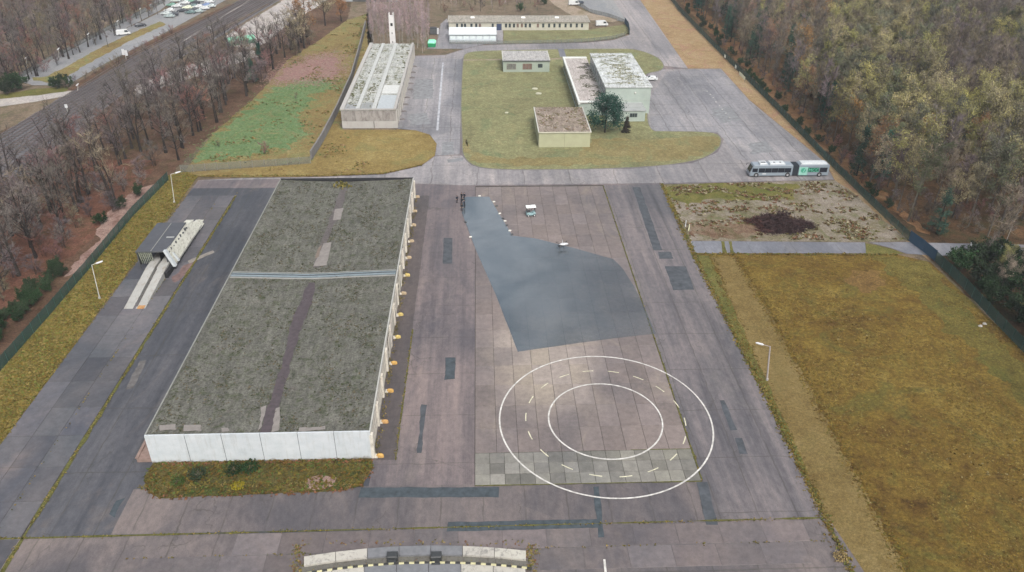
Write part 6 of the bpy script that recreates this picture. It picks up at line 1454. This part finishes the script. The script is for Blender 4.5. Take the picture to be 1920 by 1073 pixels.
tufts('bank_litter', rp_, .18, .35, [RUST_W[0], M_plain('rust_leaf', (.17, .075, .04), .95), GT[2]], 'rusty leaves along the edge of the grass bank', 'leaf litter', z=.08)
ep = np.vstack([along([(1241,346),(1300,477),(1447,765),(1560,1000),(1600,1073)], 2600, .28), along([(1300,477),(1620,478),(1680,478)], 500, .2), along([(372,331),(600,330),(720,326),(790,310)], 500, .16)])
tr_e = np.vstack([along([(1378,480),(1450,600),(1520,730),(1600,880),(1700,1075)], 1500, .55), along([(1335,482),(1372,580),(1425,700),(1480,830),(1540,960),(1590,1075)], 900, .5)])
tufts('track_edge_grass', tr_e, .1, .34, [GT[0], GT[1], GT[2]], 'grass creeping over the edges of the worn track in the field', 'grass', z=.02)
tufts('edge_grass', ep, .2, .35, [GT[0], M_plain('edge_green', (.11, .12, .035), .95, .1, var=.3), GT[3]], 'tufts of grass fraying over the pavement edges', 'grass', z=.06)
mp = scatter(MEADOW, 9000); g_ = np.array([mnoise.noise(Vector((x*.12, y*.12, 2)))+.5*mnoise.noise(Vector((x*.6, y*.6, 3))) for x, y in mp]); mp = mp[g_ > .3]
tufts('meadow_growth', mp, .25, .6, [M_plain('meadow_straw', (.22, .15, .06), .95, .1), GT[1], M_plain('meadow_rust', (.20, .13, .07), .95, .1), M_plain('meadow_green', (.08, .12, .04), .95, .1)], 'clumps of straw and weeds over the meadow', 'grass')
def halo(pts, n, sd):
    q = scatter(PP(*pts), n); return q+NR.normal(0, sd, q.shape)
GP = ((365,300),(385,270),(430,235),(470,200),(520,165),(560,150),(620,143),(628,165),(590,180),(560,215),(580,250),(540,275),(470,290),(420,300)); CP = ((505,158),(535,124),(580,104),(632,98),(636,135),(628,150),(560,156))
GG = [M_plain('green_sprout', (.10, .16, .06), .95, .1, var=.3), M_plain('green_sprout_pale', (.14, .19, .085), .95, .1, var=.3)]
tufts('green_growth', halo(GP, 5200, 2.6), .08, .55, GG, 'fresh green growth thinning out over the meadow', 'ground cover', z=.0)
tufts('cinder_growth', halo(CP, 5200, 3.2), .05, .6, [M_plain('cinder_pink', (.25, .14, .13), .95, .1, var=.3), M_plain('cinder_pale', (.27, .19, .16), .95, .1, var=.3)], 'reddish ground growth thinning out at the back of the meadow', 'ground cover', z=.02)
fw_ = scatter(FIELD, 5000); fw_ = fw_[~inside(tp, fw_[:, 0], fw_[:, 1])]; fw_ = fw_[[mnoise.noise(Vector((x*.06, y*.06, 21)))+.5*mnoise.noise(Vector((x*.4, y*.4, 8))) > .38 and pxy(x, y)[0] > 1340 for x, y in fw_]]
tufts('field_weeds', fw_, .18, .3, [M_plain('dark_weed', (.070, .055, .018), .95, .1, var=.3), GT[2], M_plain('pale_stalk', (.24, .20, .10), .95, .1)], 'darker weeds and pale stalks standing in patches in the right field', 'weeds')
for a, b, sc, k, lb in ((497,288,.55,1,'brown twiggy bush in the lower part of the green meadow'),(555,185,.3,2,'small dark shrub in the middle of the meadow'),(410,275,.35,2,'brown shrub by the left edge of the green patch')): plant('shrub', *P(a, b), lb, None, sc, k)
bs = [bush(1, .9, .7, L_GRN, 300, .22), bush(2, .8, .7, M_leaf('yellow_leaves', (.20, .155, .04)), 300, .2), bush(3, 1.3, .8, L_DARK, 420, .24)]
for a, b, i, lb in ((335,907,0,'bright green bush at the left part of the grass bank'),(447,915,1,'yellow-leaved bush on the grass bank'),(372,893,2,'dark green bush below the second wall panel from the left'),(440,885,2,'dark green bush just above the yellow one'),(470,880,2,'dark green bush close below the middle of the white wall'),(1574,1048,1,'small yellow-green weed at the lower right edge of the pavement')):
    e = empty('bush', (*P(a, b), .1), R.uniform(0, 6), lb, 'bush'); mk('foliage', bs[i], e)
for a, b in ((1838,612),(1846,608)):
    o = MB().blob((0, 0, 0), (.38, .28, .28), 8, 4, half=True, jit=.15).build('rubble_stone', CONCL, None, (*P(a, b), 0)); tag(o, '%s pale lump of rubble near the fence of the right field' % ('left' if a == 1838 else 'right'), 'rubble')
